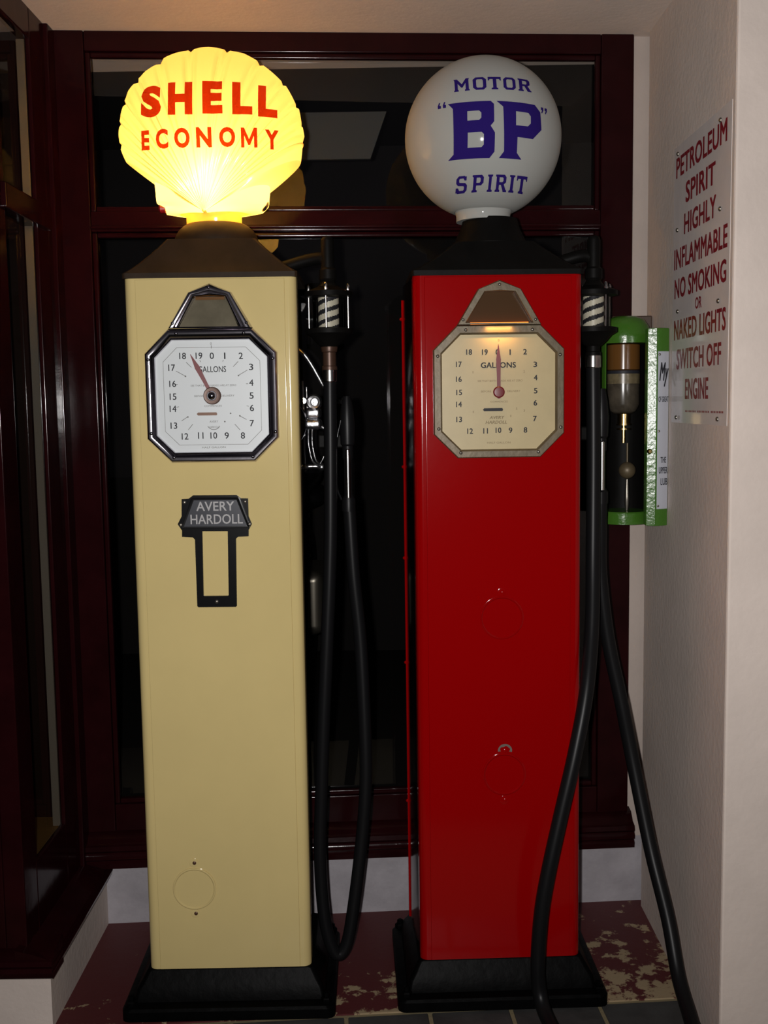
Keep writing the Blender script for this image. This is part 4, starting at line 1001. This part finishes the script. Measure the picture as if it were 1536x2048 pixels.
# horn and lever clamp beside the lamp
bm = BM(); lathe(bm, [(0.012, -0.042), (0.020, -0.044), (0.026, -0.036), (0.020, -0.010), (0.012, 0.02)], V(-0.222, 0.42, 1.492), 24, 'y', False, True)
box(bm, *(lambda p: (p[0]-0.030, p[0]+0.020, p[1]-0.02, p[1]+0.03, p[2]-0.035, p[2]+0.0))(V(-0.222, 0.42, 1.475)), 0.012, 3)
box(bm, *(lambda p: (p[0]-0.034, p[0]+0.026, p[1]-0.03, p[1]+0.03, p[2]-0.03, p[2]+0.005))(V(-0.225, 0.41, 1.435)), 0.013, 3); obj('horn', bm, 'alloy', MC, 40)
for dx, zz in ((0.0, 0.0), (0.012, 0.004)):
    bm = BM(); tube(bm, spline([V(-0.242+dx, 0.40, 1.415), V(-0.242+dx, 0.39, 1.36), V(-0.232+dx, 0.39, 1.31), V(-0.214+dx*0.6, 0.40, 1.290+zz)], 8), 0.0032, 8); obj('control_cable', bm, 'alloy', MC, 60)
bm = BM(); tube(bm, spline([V(-0.178, 0.42, 1.40), V(-0.182, 0.41, 1.365), V(-0.195, 0.40, 1.32), V(-0.210, 0.40, 1.293)], 8), 0.0025, 8); obj('control_cable', bm, 'alloy', MC, 60)
bm = BM(); tube(bm, [V(-0.258, 0.44, 1.27), V(-0.262, 0.45, 1.56)], 0.004, 10); tube(bm, [V(-0.247, 0.44, 1.40), V(-0.249, 0.45, 1.54)], 0.003, 8); obj('fork_stay', bm, 'alloy', MC, 60)
bm = BM(); tube(bm, [V(-0.218, 0.40, 1.425), V(-0.175, 0.41, 1.398)], 0.0075, 10); obj('lever', bm, 'alloy', MC, 60)
bm = BM(); tube(bm, [V(-0.46, 0.42, 1.286), V(-0.170, 0.42, 1.288)], 0.008, 12); ball(bm, V(-0.203, 0.41, 1.286), 0.013); ball(bm, V(-0.255, 0.41, 1.286), 0.010); obj('cross_tube', bm, 'alloy', MC, 60)
bm = BM(); rings(bm, [[V(-0.36+a*math.cos(2*PI*k/20), y, z+b*math.sin(2*PI*k/20)) for k in range(20)] for y, z, a, b in ((0.70, 1.28, 0.05, 0.05), (0.76, 1.27, 0.11, 0.10), (0.92, 1.25, 0.13, 0.11), (1.06, 1.22, 0.10, 0.08), (1.12, 1.20, 0.05, 0.05))]); obj('fuel_tank', bm, 'black', MC, 50)
bm = BM(); rings(bm, [[V(-0.36+a*math.cos(2*PI*k/20), y, z+b*math.sin(2*PI*k/20)) for k in range(20)] for y, z, a, b in ((1.08, 1.13, 0.05, 0.03), (1.16, 1.12, 0.12, 0.05), (1.34, 1.12, 0.14, 0.05), (1.44, 1.14, 0.10, 0.03))]); obj('seat', bm, 'rubber', MC, 50)
bm = BM(); box(bm, *(lambda p: (p[0]-0.13, p[0]+0.13, p[1]-0.16, p[1]+0.18, p[2]-0.14, p[2]+0.10))(V(-0.36, 1.0, 0.78)), 0.04, 3)
for k in range(7): lathe(bm, [(0.075, 0.885+0.03*k-0.34), (0.075, 0.90+0.03*k-0.34)], (V(-0.36, 0.98, 0)[0], V(-0.36, 0.98, 0)[1], 0), 20)
lathe(bm, [(0.05, 0.88-0.34), (0.05, 1.10-0.34)], (V(-0.36, 0.98, 0)[0], V(-0.36, 0.98, 0)[1], 0), 20); obj('engine', bm, 'screw', MC, 40)
bm = BM(); tube(bm, [V(-0.36, 0.68, 1.30), V(-0.36, 0.78, 0.70), V(-0.36, 1.20, 0.66), V(-0.36, 1.55, 0.66)], 0.02, 10); tube(bm, [V(-0.36, 0.70, 1.22), V(-0.36, 1.15, 1.06), V(-0.36, 1.55, 0.66)], 0.018, 10); obj('frame_tube', bm, 'black', MC, 50)
